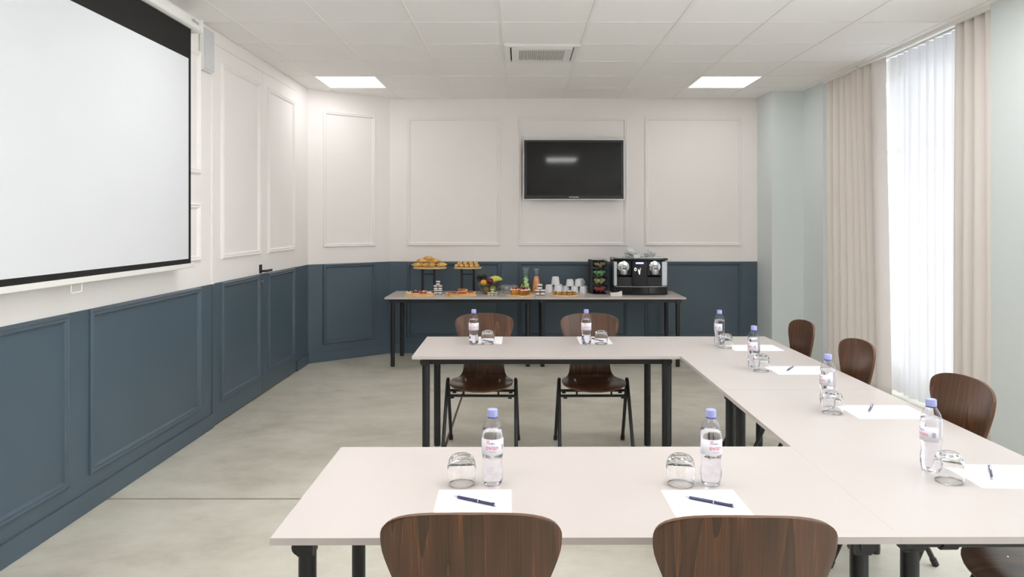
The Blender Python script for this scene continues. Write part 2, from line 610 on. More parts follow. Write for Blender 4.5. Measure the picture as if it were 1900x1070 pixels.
# chamfered corner wall
A, B = Vector((XL, YD, 0)), Vector((XD, YB, 0))
U = (B - A).normalized()
LD = (B - A).length
ND = Vector((U.y, -U.x, 0))
bm = bmesh.new()
for z0, z1, off, mi in ((0, RAIL, 0.003, 1), (RAIL, 3.0, 0, 0)):
    p = [A + ND * off, B + ND * off, B - ND * 0.15 + U * 0.1, A - ND * 0.15 - U * 0.1]
    prism(bm, [(q.x, q.y) for q in p], z0, z1, mi)
wd = struct(obj('wall_chamfer', bm, None, mats=['cream', 'navy']))
moulding(wd, A + ND * 0.003, U, ND, LD * 0.17, LD * 0.815, 0.184, RAIL - 0.002, 'navy')
moulding(wd, A, U, ND, LD * 0.17, LD * 0.815, 1.222, 2.695, 'cream')

# back wall
bm = bmesh.new()
box(bm, -1.62, 2.9, YB - 0.003, YB + 0.15, 0, RAIL, 1)
box(bm, -1.62, 2.9, YB, YB + 0.15, RAIL, 3.0, 0)
wbk = struct(obj('wall_back', bm, None, mats=['cream', 'navy']))
for a, b in ((-1.293, -0.222), (-0.02, 1.225), (1.42, 2.528)):
    moulding(wbk, (0, YB - 0.003, 0), (1, 0, 0), (0, -1, 0), a, b, 0.184, RAIL - 0.002, 'navy')
    moulding(wbk, (0, YB, 0), (1, 0, 0), (0, -1, 0), a, b, 1.222, 2.695, 'cream')

# wall behind the camera
bm = bmesh.new()
box(bm, -2.5, 3.6, YN - 0.15, YN + 0.003, 0, RAIL, 1)
box(bm, -2.5, 3.6, YN - 0.15, YN, RAIL, 3.0, 0)
wn = struct(obj('wall_near', bm, None, mats=['cream', 'navy']))
for a, b in ((-2.0, -0.5), (-0.3, 1.2), (1.4, 2.8)):
    moulding(wn, (0, YN, 0), (1, 0, 0), (0, 1, 0), a, b, 1.222, 2.695, 'cream')

# baseboards
def baseboard(name, pts):
    bm = bmesh.new()
    prism(bm, pts, 0, 0.105)
    return struct(obj(name, bm, 'navy', bevel=0.003))


baseboard('baseboard_left', [(XL + 0.002, YN + 0.01), (XL + 0.016, YN + 0.01), (XL + 0.016, DY0 - 0.015), (XL + 0.002, DY0 - 0.015)])
baseboard('baseboard_corner', [(XL + 0.002, DY1), (XL + 0.016, DY1), (XL + 0.016, YD - 0.006), (XL + 0.002, YD)])
q = [A + ND * 0.002, B + ND * 0.002, B + ND * 0.016 - U * 0.004, A + ND * 0.016 + U * 0.004]
baseboard('baseboard_chamfer', [(v.x, v.y) for v in q])
baseboard('baseboard_back', [(XD, YB - 0.002), (XD + 0.006, YB - 0.016), (2.71, YB - 0.016), (2.71, YB - 0.002)])

# right side: pier by the back wall, wall with a curtained window and two added for daylight
W1A, W1B, W2A, W2B, W3A, W3B = 4.68, 7.27, 1.2, 3.9, -2.7, 0.2
XW = 3.44
struct(obj('wall_pier', bx(2.71, 3.6, 7.77, 8.4, 0, 3.0), 'greyblue'))
bm = bmesh.new()
for y0, y1 in ((YN, W3A), (W3B, W2A), (W2B, W1A), (W1B, 7.77)):
    box(bm, XR, 3.6, y0, y1, 0, 3.0)
for y0, y1 in ((W3A, W3B), (W2A, W2B), (W1A, W1B)):
    box(bm, XW - 0.02, 3.6, y0, y1, 0, 0.10)
    box(bm, XW - 0.02, 3.6, y0, y1, 2.86, 3.0)
struct(obj('wall_right', bm, 'greyblue'))


def window(name, y0, y1):
    """casement window: outer frame, mullion and transom, glass panes"""
    z0, z1, f = 0.10, 2.86, 0.055
    bm = bmesh.new()
    box(bm, XW, XW + 0.07, y0, y0 + f, z0, z1)
    box(bm, XW, XW + 0.07, y1 - f, y1, z0, z1)
    box(bm, XW, XW + 0.07, y0 + f, y1 - f, z0, z0 + f)
    box(bm, XW, XW + 0.07, y0 + f, y1 - f, z1 - f, z1)
    w = struct(obj(name, bm, 'winframe'))
    ys = [y0 + f + (y1 - y0 - 2 * f) * i / 3 for i in range(4)]
    for yy in ys[1:-1]:
        obj('mullion', bx(XW, XW + 0.065, yy - 0.03, yy + 0.03, z0 + f, z1 - f), 'winframe', w)
    for i in range(3):
        a, b = ys[i] + (0.03 if i else 0), ys[i + 1] - (0.03 if i < 2 else 0)
        obj('transom', bx(XW + 0.005, XW + 0.06, a, b, 2.12, 2.17), 'winframe', w)
        obj('window_pane', bx(XW + 0.03, XW + 0.034, a, b, z0 + f, 2.12), 'pane', w)
        obj('window_pane', bx(XW + 0.03, XW + 0.034, a, b, 2.17, z1 - f), 'pane', w)
    return w


window('window_1', W1A, W1B)
window('added_window_2', W2A, W2B)  # unseen bare window added as a daylight source
window('added_window_3', W3A, W3B)  # another unseen window, added for more daylight

# ------------------------------------------------------------------ ceiling: slab, grid bars, tiles
ce = struct(obj('ceiling', bx(-2.6, 3.7, -3.2, 8.5, 2.985, 3.08), 'white'))
GX = [-2.635 + 0.625 * i for i in range(10)]           # ... 2.99
GY = [7.6 - 0.625 * i for i in range(18)]
YTOP = YB
XCE = 3.075                                           # tiles stop at the curtain pocket
LIGHTS = {(-2.01, 6.975), (1.74, 6.975), (-1.385, 3.85), (1.74, 3.85), (-1.385, 0.725), (2.365, 0.725), (0.49, 1.975),
          (-0.76, 1.975)}  # apart from the buffet pair and the TV-mirrored one, added to brighten the room
ACELL = (-0.135, 5.725)


def near_in(c, S):
    return any(abs(c[0] - s[0]) < 0.01 and abs(c[1] - s[1]) < 0.01 for s in S)


tile_me = {}


def clip_chamfer(poly):
    out = []
    n = len(poly)
    dd = lambda p: (Vector((p[0], p[1], 0)) - A).dot(ND)
    for i in range(n):
        p, q_ = poly[i], poly[(i + 1) % n]
        a, b = dd(p), dd(q_)
        if a >= 0:
            out.append(p)
        if (a >= 0) != (b >= 0):
            t = a / (a - b)
            out.append((p[0] + (q_[0] - p[0]) * t, p[1] + (q_[1] - p[1]) * t))
    return out


xs = [XL] + [x for x in GX if XL + 0.02 < x < XCE - 0.02] + [XCE]
ys = [YN] + sorted(y for y in GY if y > YN + 0.02) + [YTOP]
BW = 0.012
for i in range(len(xs) - 1):
    for j in range(len(ys) - 1):
        c = (xs[i], ys[j])
        if near_in(c, LIGHTS) or near_in(c, [ACELL]):
            continue
        x0, x1, y0, y1 = xs[i] + BW * 0.5, xs[i + 1] - BW * 0.5, ys[j] + BW * 0.5, ys[j + 1] - BW * 0.5
        chamfer = x0 < XD and y1 > YD
        key = (round(x1 - x0, 3), round(y1 - y0, 3)) if not chamfer else None
        if key in tile_me:
            obj_me('ceiling_tile', tile_me[key], ce, ((x0 + x1) / 2, (y0 + y1) / 2, 0))
            continue
        cx, cy2 = (x0 + x1) / 2, (y0 + y1) / 2
        poly = [(x0, y0), (x1, y0), (x1, y1), (x0, y1)]
        if chamfer:
            poly = clip_chamfer(poly)
            if len(poly) < 3:
                continue
        bm = bmesh.new()
        prism(bm, [(p[0] - cx, p[1] - cy2) for p in poly], ZC + 0.003, ZC + 0.020)
        o = obj('ceiling_tile', bm, 'tile', ce, (cx, cy2, 0))
        if key:
            tile_me[key] = o.data
for x in xs[1:-1]:
    ymax = YTOP
    if x < XD:
        ymax = YD + (x - XL) / (XD - XL) * (YB - YD)
    obj('grid_bar', bx(x - BW, x + BW, YN, ymax, ZC - 0.001, ZC + 0.0028), 'tbar', ce)
for y in ys[1:-1]:
    obj('grid_bar', bx(XL, XCE, y - BW, y + BW, ZC - 0.0005, ZC + 0.0028), 'tbar', ce)
# pocket edge profile in front of the curtains and past the added windows
struct(obj('trim_2', bx(XCE - 0.03, XCE, W1A, W1B, ZC - 0.022, ZC + 0.03), 'tbar', bevel=0.003))
struct(obj('trim_3', bx(XCE - 0.03, XCE, W3A, W2B, ZC - 0.022, ZC + 0.03), 'tbar', bevel=0.003))

# ------------------------------------------------------------------ ceiling LED panels
LN = {(-2.01, 6.975): 'lit square ceiling panel over the chamfered corner', (1.74, 6.975): 'lit square ceiling panel beside the grey-blue pier',
      (-1.385, 3.85): 'added unseen lit square ceiling panel in front of the projection screen', (1.74, 3.85): 'added unseen lit square ceiling panel beside the drape farthest from the buffet',
      (-1.385, 0.725): 'added unseen lit square ceiling panel by the screen wall, second row from screen', (2.365, 0.725): 'added unseen lit square ceiling panel by the second window, itself added',
      (0.49, 1.975): 'lit square ceiling panel above the table farthest from the buffet', (-1.385, -2.4): 'lit square ceiling panel in the corner of screen wall and rear wall',
      (2.365, -2.4): 'lit square ceiling panel in the corner of window wall and rear wall', (-0.76, -0.525): 'lit square ceiling panel in the middle of the empty rear area',
      (-0.76, 3.85): 'lit square ceiling panel in the middle of the U of tables', (-0.76, 1.975): 'added unseen lit square ceiling panel over the screen-side end of the far table',
      (-2.01, -0.525): 'lit square ceiling panel by the screen wall in the rear area'}
for c in sorted(LIGHTS):
    lab = [v for kk, v in LN.items() if near_in(c, [kk])][0]
    t = thing('ceiling_light', lab, 'light', (c[0] + 0.3125, c[1] + 0.3125, ZC), 0, 'square panels in the ceiling grid')
    bm = bmesh.new()
    s, w = 0.3, 0.012
    box(bm, -s, s, -s, -s + w, -0.001, 0.03); box(bm, -s, s, s - w, s, -0.001, 0.03)
    box(bm, -s, -s + w, -s + w, s - w, -0.001, 0.03); box(bm, s - w, s, -s + w, s - w, -0.001, 0.03)
    obj('frame', bm, 'lampframe', t)
    obj('diffuser', bx(-s + w, s - w, -s + w, s - w, 0.002, 0.012), 'panel_dim' if c[1] > 6 else 'panel', t)

# ------------------------------------------------------------------ ceiling air cassette
t = thing('air_conditioner', 'white ceiling air cassette with a grey slotted grille', 'vent', (ACELL[0] + 0.3125, ACELL[1] + 0.3125, ZC))
bm = bmesh.new()
def ring(bm, a, b, z0, z1):
    box(bm, -a, a, -a, -b, z0, z1); box(bm, -a, a, b, a, z0, z1)
    box(bm, -a, -b, -b, b, z0, z1); box(bm, b, a, -b, b, z0, z1)
ring(bm, 0.300, 0.258, -0.012, 0.02)
obj('outer_frame', bm, 'white', t, bevel=0.003)
obj('air_gap', bx(-0.258, 0.258, -0.258, 0.258, 0.004, 0.02), 'dark', t)
bm = bmesh.new()
ring(bm, 0.247, 0.185, -0.02, 0.002)
obj('cover_panel', bm, 'white', t, bevel=0.003)
for s in (-1, 1):
    obj('air_flap', bx(-0.2, 0.2, s * 0.262 - 0.006, s * 0.262 + 0.006, -0.016, -0.004), 'white', t)
obj('grille_back', bx(-0.185, 0.185, -0.185, 0.185, -0.004, 0.002), 'vent', t)
sl = bx(-0.0035, 0.0035, -0.185, 0.185, -0.018, -0.004)
o0 = obj('grille_slat', sl, 'white', t, (-0.174, 0, 0))
for i in range(1, 24):
    obj_me('grille_slat', o0.data, t, (-0.174 + 0.348 * i / 23, 0, 0))

# ------------------------------------------------------------------ curtains
def curtain(name, label, y0t, y1t, y0b, y1b, xc, amp, folds, z0, z1, material, seed, n=None, noise=0.35, thick=0.0, pleat=False):
    rnd = random.Random(seed)
    n = n or folds * 14
    m = 26
    ph = [rnd.uniform(-1, 1) for _ in range(folds + 3)]
    am = [rnd.uniform(1 - noise, 1 + noise) for _ in range(folds + 3)]
    bm = bmesh.new()
    rows = []
    for j in range(m + 1):
        v = j / m                     # 0 bottom .. 1 top
        row = []
        for i in range(n + 1):
            u = i / n
            k = u * folds
            ki = int(k)
            f = k - ki
            w = lambda L_: L_[ki] * (1 - f) + L_[ki + 1] * f
            a = amp * w(am) * (0.75 + 0.25 * v) * (1 + 0.12 * math.sin(3 * v + ki))
            th = 2 * PI * k + 0.9 * w(ph) + 0.35 * (1 - v) * w(ph)
            s = math.sin(th)
            x = xc + a * (s if s > 0 else s * 0.9) + 0.01 * math.sin(2.2 * u * folds + 3)
            if pleat:       # rounded lobes towards the room, tight creases towards the window
                th = 2 * PI * k + 0.5 * w(ph)
                x = xc + a * (0.95 - 1.9 * abs(math.sin(th / 2)) ** 0.8)
            yl = (y0t + (y1t - y0t) * u) * v + (y0b + (y1b - y0b) * u) * (1 - v)
            y = yl + (0.25 * a * math.sin(2 * th) if not pleat else 0.12 * a * math.sin(th))
            row.append(bm.verts.new((x, y, z0 + (z1 - z0) * v)))
        rows.append(row)
    for a, b in zip(rows[:-1], rows[1:]):
        for i in range(n):
            bm.faces.new((a[i], a[i + 1], b[i + 1], b[i]))
    o = obj(name, bm, material, smooth='all')
    if thick:
        md = o.modifiers.new('thickness', 'SOLIDIFY')
        md.thickness = thick
        md.offset = 0
    tag(o, label, 'curtain')
    return o


curtain('drape', 'pale beige drape gathered at the window side nearest the buffet', 7.24, 6.22, 7.26, 6.12, 3.115, 0.060, 8, 0.015, 2.935, 'drape', 3, thick=0.003, n=176, noise=0.25, pleat=True)
curtain('drape', 'pale beige drape gathered at the window side farthest from the buffet', 5.12, 4.715, 5.17, 4.715, 3.12, 0.060, 4, 0.015, 2.935, 'drape', 11, thick=0.003, n=100, noise=0.25, pleat=True)
curtain('sheer_curtain', 'translucent white sheer curtain hanging between the two beige drapes', 6.42, 4.95, 6.42, 4.95, 3.27, 0.024, 13, 0.03, 2.935, 'sheer', 5, noise=0.6)
bm = bmesh.new()
box(bm, 3.12, 3.15, W1A + 0.02, W1B - 0.02, 2.94, 2.96); box(bm, 3.255, 3.285, W1A + 0.02, W1B - 0.02, 2.94, 2.96)
struct(obj('trim_4', bm, 'white'))

# ------------------------------------------------------------------ projection screen
XS = -2.13
t = thing('projection_screen', 'large white projection screen with black border pulled down on the panelled wall', 'screen', (XS, 0, 0))
obj('fabric', bx(-0.0015, 0.0, 2.40, 4.672, 1.232, 2.75), 'blackcloth', t)
obj('white_surface', bx(0.0, 0.0012, 2.45, 4.637, 1.262, 2.547), 'screen', t)
bar = obj('bottom_bar', bx(-0.012, 0.014, 2.38, 4.70, 1.203, 1.232), 'offwhite', t, bevel=0.004)
bm = bmesh.new()
tube(bm, [(0.002, 3.42, 1.205), (0.002, 3.42, 1.165), (0.002, 3.425, 1.16), (0.002, 3.50, 1.16), (0.002, 3.505, 1.165), (0.002, 3.505, 1.205)], 0.0035, 8)
obj('pull_handle', bm, 'white', bar)
bm = bmesh.new()
prism(bm, [(-0.085, 2.748), (0.012, 2.742), (0.030, 2.752), (0.036, 2.775), (0.036, 2.805), (0.028, 2.822), (-0.085, 2.822)], 2.30, 4.745)
for v in bm.verts:
    v.co = Vector((v.co.x, v.co.z, v.co.y))
case = obj('case', bm, 'offwhite', t, bevel=0.003)
obj('end_cap', bx(-0.09, 0.04, 4.745, 4.762, 2.738, 2.826), 'white', t, bevel=0.003)
obj('wall_bracket', bx(-0.112, -0.05, 4.762, 4.80, 2.735, 2.86), 'white', t, bevel=0.002)
me = text_mesh('reflecta', 0.034)
bm = bmesh.new(); bm.from_mesh(me)
for v in bm.verts:
    v.co = Vector((0.0368, 4.655 + v.co.x, 2.789 + v.co.y))
obj('logo_text', bm, 'blackmatt', case)

# ------------------------------------------------------------------ wall loudspeaker
t = thing('wall_speaker', 'flat white loudspeaker on the panelled wall beside the projection screen', 'speaker', (XL, 5.045, 2.567))
obj('cabinet', bx(0.004, 0.034, 0.0, 0.17, 0, 0.30), 'offwhite', t, bevel=0.003)
obj('grille', bx(0.034, 0.041, 0.008, 0.165, 0.008, 0.292), 'speakergrille', t, bevel=0.003)
obj('badge', bx(0.041, 0.042, 0.115, 0.135, 0.03, 0.036), 'silver', t)

# ------------------------------------------------------------------ television
t = thing('television', 'black flat-screen television mounted on the white panelled wall', 'television', (0.607, 8.16, 2.088), 0)
t.rotation_euler = (math.radians(-1.0), 0, 0)
hw, hh = 0.562, 0.333
obj('back_case', bx(-hw + 0.02, hw - 0.02, 0.012, 0.055, -hh + 0.02, hh - 0.02), 'tvbezel', t, bevel=0.01)
bm = bmesh.new()
box(bm, -hw, hw, -0.012, 0.014, hh - 0.028, hh); box(bm, -hw, hw, -0.012, 0.014, -hh, -hh + 0.042)
box(bm, -hw, -hw + 0.03, -0.012, 0.014, -hh + 0.042, hh - 0.028); box(bm, hw - 0.03, hw, -0.012, 0.014, -hh + 0.042, hh - 0.028)
bz = obj('bezel', bm, 'tvbezel', t, bevel=0.003)
obj('screen', bx(-hw + 0.03, hw - 0.03, -0.006, 0.012, -hh + 0.042, hh - 0.028), 'tvglass', t)
bm = bmesh.new()
e = 0.008
box(bm, -hw - e, hw + e, -0.008, 0.012, hh, hh + e); box(bm, -hw - e, hw + e, -0.008, 0.012, -hh - e, -hh)
box(bm, -hw - e, -hw, -0.008, 0.012, -hh, hh); box(bm, hw, hw + e, -0.008, 0.012, -hh, hh)
obj('silver_rim', bm, 'silver', t)
bm = text_bm('SAMSUNG', 0.024)
for v in bm.verts:
    v.co = Vector((v.co.x, -0.0128, v.co.y - hh + 0.02))
obj('logo_text', bm, 'silver', bz)
obj('wall_mount', bx(-0.2, 0.2, 0.055, 0.088, -0.15, 0.15), 'black', t)


# ------------------------------------------------------------------ tables
TL, TW, TH, TT = 1.56, 0.72, 0.72, 0.018


def make_table(label, loc, rotz, L=TL, W=TW, rails=(1, 1), group='greige laminate tables'):
    """folding meeting table; local x along the length; rails = (front -y, back +y)"""
    t = thing('meeting_table', label, 'table', loc, rotz, group)
    hl, hw_ = L / 2 - 0.00015, W / 2 - 0.00015
    bm = bmesh.new()
    box(bm, -hl, hl, -hw_, hw_, TH - TT, TH)
    for f in bm.faces:
        if abs(f.normal.z) < 0.5:
            f.material_index = 1
    bm.normal_update()
    for f in bm.faces:
        f.material_index = 0 if abs(f.normal.z) > 0.5 else 1
    obj('table_top', bm, None, t, mats=['tabletop', 'tableedge'], bevel=0.0004)
    lx, ly = L / 2 - 0.075, W / 2 - 0.062
    for sx in (-1, 1):
        for sy in (-1, 1):
            bm = bmesh.new()
            tube(bm, [(sx * lx, sy * ly, 0.012), (sx * lx, sy * ly, TH - TT - 0.004)], 0.0225, 20)
            lg = obj('leg', bm, 'black', t, smooth=True)
            bm = bmesh.new()
            tube(bm, [(sx * lx, sy * ly, 0.0), (sx * lx, sy * ly, 0.013)], 0.021, 16)
            obj('foot_cap', bm, 'blackmatt', lg, smooth=True)
            bm = bmesh.new()
            tube(bm, [(sx * (lx + 0.012), sy * ly - 0.027, TH - TT - 0.0215), (sx * (lx + 0.012), sy * ly + 0.027, TH - TT - 0.0215)], 0.021, 16)
            box(bm, *sorted((sx * (lx - 0.06), sx * (lx + 0.012))), sy * ly - 0.024, sy * ly + 0.024, TH - TT - 0.005, TH - TT - 0.0005)
            prism(bm, [(sx * (lx - 0.02), sy * ly - 0.024), (sx * (lx - 0.02), sy * ly + 0.024), (sx * (lx + 0.02), sy * ly + 0.024), (sx * (lx + 0.02), sy * ly - 0.024)], TH - TT - 0.045, TH - TT - 0.004)
            obj('hinge_bracket', bm, 'black', lg, smooth=True)
    for s, on in ((-1, rails[0]), (1, rails[1])):
        if on:
            obj('side_rail', bx(-lx + 0.02, lx - 0.02, s * (ly - 0.002) - 0.012, s * (ly - 0.002) + 0.012, TH - TT - 0.038, TH - TT - 0.0005), 'black', t, bevel=0.002)
    for sx in (-1, 1):
        bm = bmesh.new()
        tube(bm, [(sx * lx, -ly + 0.015, TH - TT - 0.022), (sx * lx, ly - 0.015, TH - TT - 0.022)], 0.018, 14)
        er = obj('end_rail', bm, 'black', t, smooth=True)
        for yy in (-0.21, 0.21):
            bm = bmesh.new()
            tube(bm, [(sx * lx, yy - 0.02, TH - TT - 0.024), (sx * lx, yy + 0.02, TH - TT - 0.024)], 0.0225, 14)
            obj('rail_clamp', bm, 'blackmatt', er, smooth=True)
    return t


UROT = math.radians(0.25)       # the whole U stands slightly turned in the room
UC = Vector((0.943, 1.787, 0))
def in_u(x, y):
    return tuple(UC + Matrix.Rotation(UROT, 3, 'Z') @ Vector((x, y, 0)))
CW = 0.735
make_table('greige table on black legs farthest from the buffet, two chairs along its edge', in_u(-TL / 2, TW / 2), UROT, rails=(0, 1))
make_table('greige table parallel to the buffet with two chairs between it and buffet', in_u(-TL / 2, 2 * TL + 0.003 - TW / 2), UROT, rails=(1, 1))
make_table('greige table along the curtained window, in the corner farthest from the buffet', in_u(CW / 2, TL / 2), UROT + PI / 2, W=CW, rails=(1, 1))
make_table('greige table along the curtained window, in the corner nearer the buffet', in_u(CW / 2, TL * 1.5 + 0.003), UROT + PI / 2, W=CW, rails=(1, 1))
BUF_Y = 7.78
make_table('greige buffet table carrying pastries and fruit bowl by the navy wall', (-0.62, BUF_Y, 0), 0, L=1.55, group='buffet tables by the back wall')
make_table('greige buffet table carrying the coffee machine by the navy wall', (0.932, BUF_Y - 0.006, 0), 0, L=1.55, group='buffet tables by the back wall')


# ------------------------------------------------------------------ chairs
def lerp_pts(P, t):
    for a, b in zip(P[:-1], P[1:]):
        if t <= b[0]:
            f = (t - a[0]) / (b[0] - a[0])
            f2 = f * f * (3 - 2 * f)
            return [a[i] + (b[i] - a[i]) * f for i in range(1, len(a))], f2
    return list(P[-1][1:]), 1


def catmull(P, n):
    out = []
    Q = [P[0]] + P + [P[-1]]
    for i in range(1, len(Q) - 2):
        for k in range(n):
            t = k / n
            out.append(tuple(0.5 * ((2 * b) + (-a + c) * t + (2 * a - 5 * b + 4 * c - d) * t * t + (-a + 3 * b - 3 * c + d) * t ** 3)
                             for a, b, c, d in zip(Q[i - 1], Q[i], Q[i + 1], Q[i + 2])))
    out.append(P[-1])
    return out


def shell_bm():
    """one-piece plywood shell: rows along the profile (y,z), half width w"""
    ctrl = [(-0.205, 0.432, .0), (-0.19, 0.440, .0), (-0.15, 0.449, .0), (-0.09, 0.450, .0), (-0.02, 0.446, .0), (0.05, 0.441, .0), (0.10, 0.441, .0), (0.14, 0.450, .0),
            (0.168, 0.475, .0), (0.182, 0.515, .0), (0.192, 0.57, .0), (0.203, 0.64, .0), (0.214, 0.71, .0), (0.224, 0.78, .0), (0.231, 0.83, .0), (0.236, 0.872, .0)]
    path = catmull(ctrl, 14)
    P = [Vector((0, a, b)) for a, b, _ in path]
    S = [0.0]
    for a, b in zip(P[:-1], P[1:]):
        S.append(S[-1] + (b - a).length)
    tot = S[-1]
    # half-width knots by arc length: from the front and from the top
    def at(s):
        for i in range(len(S) - 1):
            if s <= S[i + 1]:
                f = (s - S[i]) / max(1e-9, S[i + 1] - S[i])
                return P[i].lerp(P[i + 1], f), (P[i + 1] - P[i]).normalized()
        return P[-1], (P[-1] - P[-2]).normalized()
    FR, TP = 0.125, 0.070
    knots = [(FR, 0.203), (0.20, 0.203), (0.26, 0.196), (0.305, 0.180), (0.345, 0.160), (0.39, 0.144), (0.44, 0.136), (0.48, 0.134),
             (tot - 0.25, 0.142), (tot - 0.195, 0.160), (tot - 0.148, 0.180), (tot - 0.112, 0.1935), (tot - 0.09, 0.198), (tot - TP, 0.199)]
    kc = catmull([(a, b) for a, b in knots], 10)
    def hw(s):
        if s < FR:
            q_ = (FR - s) / FR
            return 0.203 * max(0.0, 1 - q_ ** 2.3) ** (1 / 2.3)
        if s > tot - TP:
            q_ = (s - tot + TP) / TP
            return 0.199 * max(0.0, 1 - q_ ** 2.45) ** (1 / 2.45)
        for a, b in zip(kc[:-1], kc[1:]):
            if a[0] <= s <= b[0]:
                return a[1] + (b[1] - a[1]) * (s - a[0]) / max(1e-9, b[0] - a[0])
        return 0.199
    # rows: cosine spaced at both rounded ends
    rows = [FR * (1 - math.cos(PI / 2 * i / 9)) for i in range(9)]
    rows += [FR + (tot - TP - FR) * i / 34 for i in range(35)]
    rows += [tot - TP + TP * math.sin(PI / 2 * i / 10) for i in range(1, 11)]
    bm = bmesh.new()
    uv = bm.loops.layers.uv.new('UVMap')
    nx = 20
    grid = []
    data = {}
    for s in rows:
        p, tg = at(s)
        nrm = Vector((0, -tg.z, tg.y))          # seat: up; backrest: towards the sitter
        w = max(hw(s), 0.030)
        k = min(1.0, max(0.0, (s - 0.34) / 0.2))
        row = []
        for i in range(nx + 1):
            u = -1 + 2 * i / nx
            x = u * w
            dish = (0.014 * (1 - k) + 0.034 * k) * (abs(x) / 0.2) ** 2
            if s < FR:
                dish *= s / FR
            v = bm.verts.new((x, p.y + nrm.y * dish, p.z + nrm.z * dish))
            data[v] = (x, s)
            row.append(v)
        grid.append(row)
    for a, b in zip(grid[:-1], grid[1:]):
        for i in range(nx):
            f = bm.faces.new((a[i], a[i + 1], b[i + 1], b[i]))
            for lp in f.loops:
                lp[uv].uv = data[lp.vert]
    return bm


def make_chair(label, loc, rotz):
    t = thing('plywood_chair', label, 'chair', loc, rotz, 'dark plywood chairs around the tables')
    sh = obj('seat_shell', shell_bm(), None, t, smooth='all', mats=['shell', 'shelledge'])
    md = sh.modifiers.new('thickness', 'SOLIDIFY')
    md.thickness = 0.011
    md.offset = 0
    md.material_offset_rim = 1
    md2 = sh.modifiers.new('round', 'BEVEL')
    md2.width = 0.003; md2.segments = 2; md2.limit_method = 'ANGLE'; md2.angle_limit = math.radians(50)
    for x in (-0.112, 0.112):
        for y in (-0.055, 0.06):
            bm = bmesh.new()
            lathe(bm, [(0.0055, 0.4445), (0.0055, 0.4575), (0.0035, 0.459), (0, 0.4595)], 10, 0, x, y)
            obj('seat_screw', bm, 'chrome', sh, smooth=True)
    R = 0.0115
    for s in (-1, 1):
        # inverted V: front leg and rear leg meet in a tight bend beside the seat
        for d in (-1, 1):
            top = Vector((s * 0.223, -0.012 + d * 0.012, 0.458))
            ft = Vector((s * (0.232 if d < 0 else 0.231), d * 0.238, 0.0))
            dr = (ft - top).normalized()
            pts = [Vector((s * 0.2215, -0.012, 0.470)), Vector((s * 0.222, -0.012 + d * 0.007, 0.467)), top, ft - dr * 0.02]
            bm = bmesh.new()
            tube(bm, pts, R, 12)
            lg = obj('leg', bm, 'black', t, smooth=True)
            bm = bmesh.new()
            tube(bm, [ft - dr * 0.035, ft - dr * 0.004], 0.0145, 12)
            obj('foot_cap', bm, 'blackmatt', lg, smooth=True)
    for y, z in ((-0.075, 0.377), (0.055, 0.381)):
        bm = bmesh.new()
        xx = 0.2235
        tube(bm, [(-xx, y, z), (xx, y, z)], 0.009, 12)
        cb = obj('cross_bar', bm, 'black', t, smooth=True)
        for s in (-1, 1):
            bm = bmesh.new()
            tube(bm, [(s * 0.175, y, z - 0.010), (s * 0.199, y, z - 0.010)], 0.009, 10)
            obj('stacking_buffer', bm, 'blackmatt', cb, smooth=True)
    for s in (-1, 1):
        bm = bmesh.new()
        tube(bm, [(s * 0.112, -0.075, 0.377), (s * 0.112, -0.072, 0.437), (s * 0.112, -0.055, 0.440), (s * 0.112, 0.05, 0.437), (s * 0.112, 0.056, 0.43), (s * 0.112, 0.055, 0.381)], 0.0065, 10)
        obj('seat_support', bm, 'black', t, smooth=True)
    return t


# local: seat faces -y.  far row faces the camera (rotz 0)
P_N1 = 'on the screen side of the table far from buffet'
P_N2 = 'on the window side of the table far from buffet'
P_F1 = 'on the screen side of the table by the buffet'
P_F2 = 'on the window side of the table by the buffet'
P_R = ['at the %s window-side seat counted from the buffet' % k for k in ('first', 'second', 'third', 'fourth')]
ch0 = make_chair('brown plywood chair ' + P_F1, (-0.250, 4.735, 0), math.radians(-1.4))
dup(ch0, (0.477, 4.735, 0), math.radians(0.7), 'brown plywood chair ' + P_F2)
dup(ch0, (-0.108, 1.79, 0), PI, 'brown plywood chair ' + P_N1)
dup(ch0, (0.496, 1.775, 0), PI + math.radians(-1.5), 'brown plywood chair ' + P_N2)
for (y, x, a), lb in zip(((4.575, 1.585, 0), (3.825, 1.585, 0), (2.91, 1.585, 2), (2.14, 1.575, 2)), P_R):
    dup(ch0, (x, y, 0), -PI / 2 + math.radians(a), 'brown plywood chair ' + lb)


# ------------------------------------------------------------------ water bottles
BOT = [(0.0, 0.006), (0.012, 0.005), (0.020, 0.001), (0.025, 0.0), (0.0275, 0.003), (0.0285, 0.009), (0.0305, 0.020), (0.0318, 0.034), (0.0312, 0.046),
       (0.0292, 0.058), (0.0285, 0.068), (0.0295, 0.078), (0.0312, 0.088), (0.0318, 0.093), (0.0318, 0.142), (0.0316, 0.152), (0.0302, 0.163),
       (0.0268, 0.177), (0.0215, 0.188), (0.0162, 0.1955), (0.0140, 0.199)]


def cyl_wrap(bm, R, zc, ang0=0.0):
    """wrap flat (x right, y up) mesh on a cylinder facing -y"""
    for v in bm.verts:
        a = v.co.x / R + ang0
        v.co = Vector((R * math.sin(a), -R * math.cos(a), zc + v.co.y))


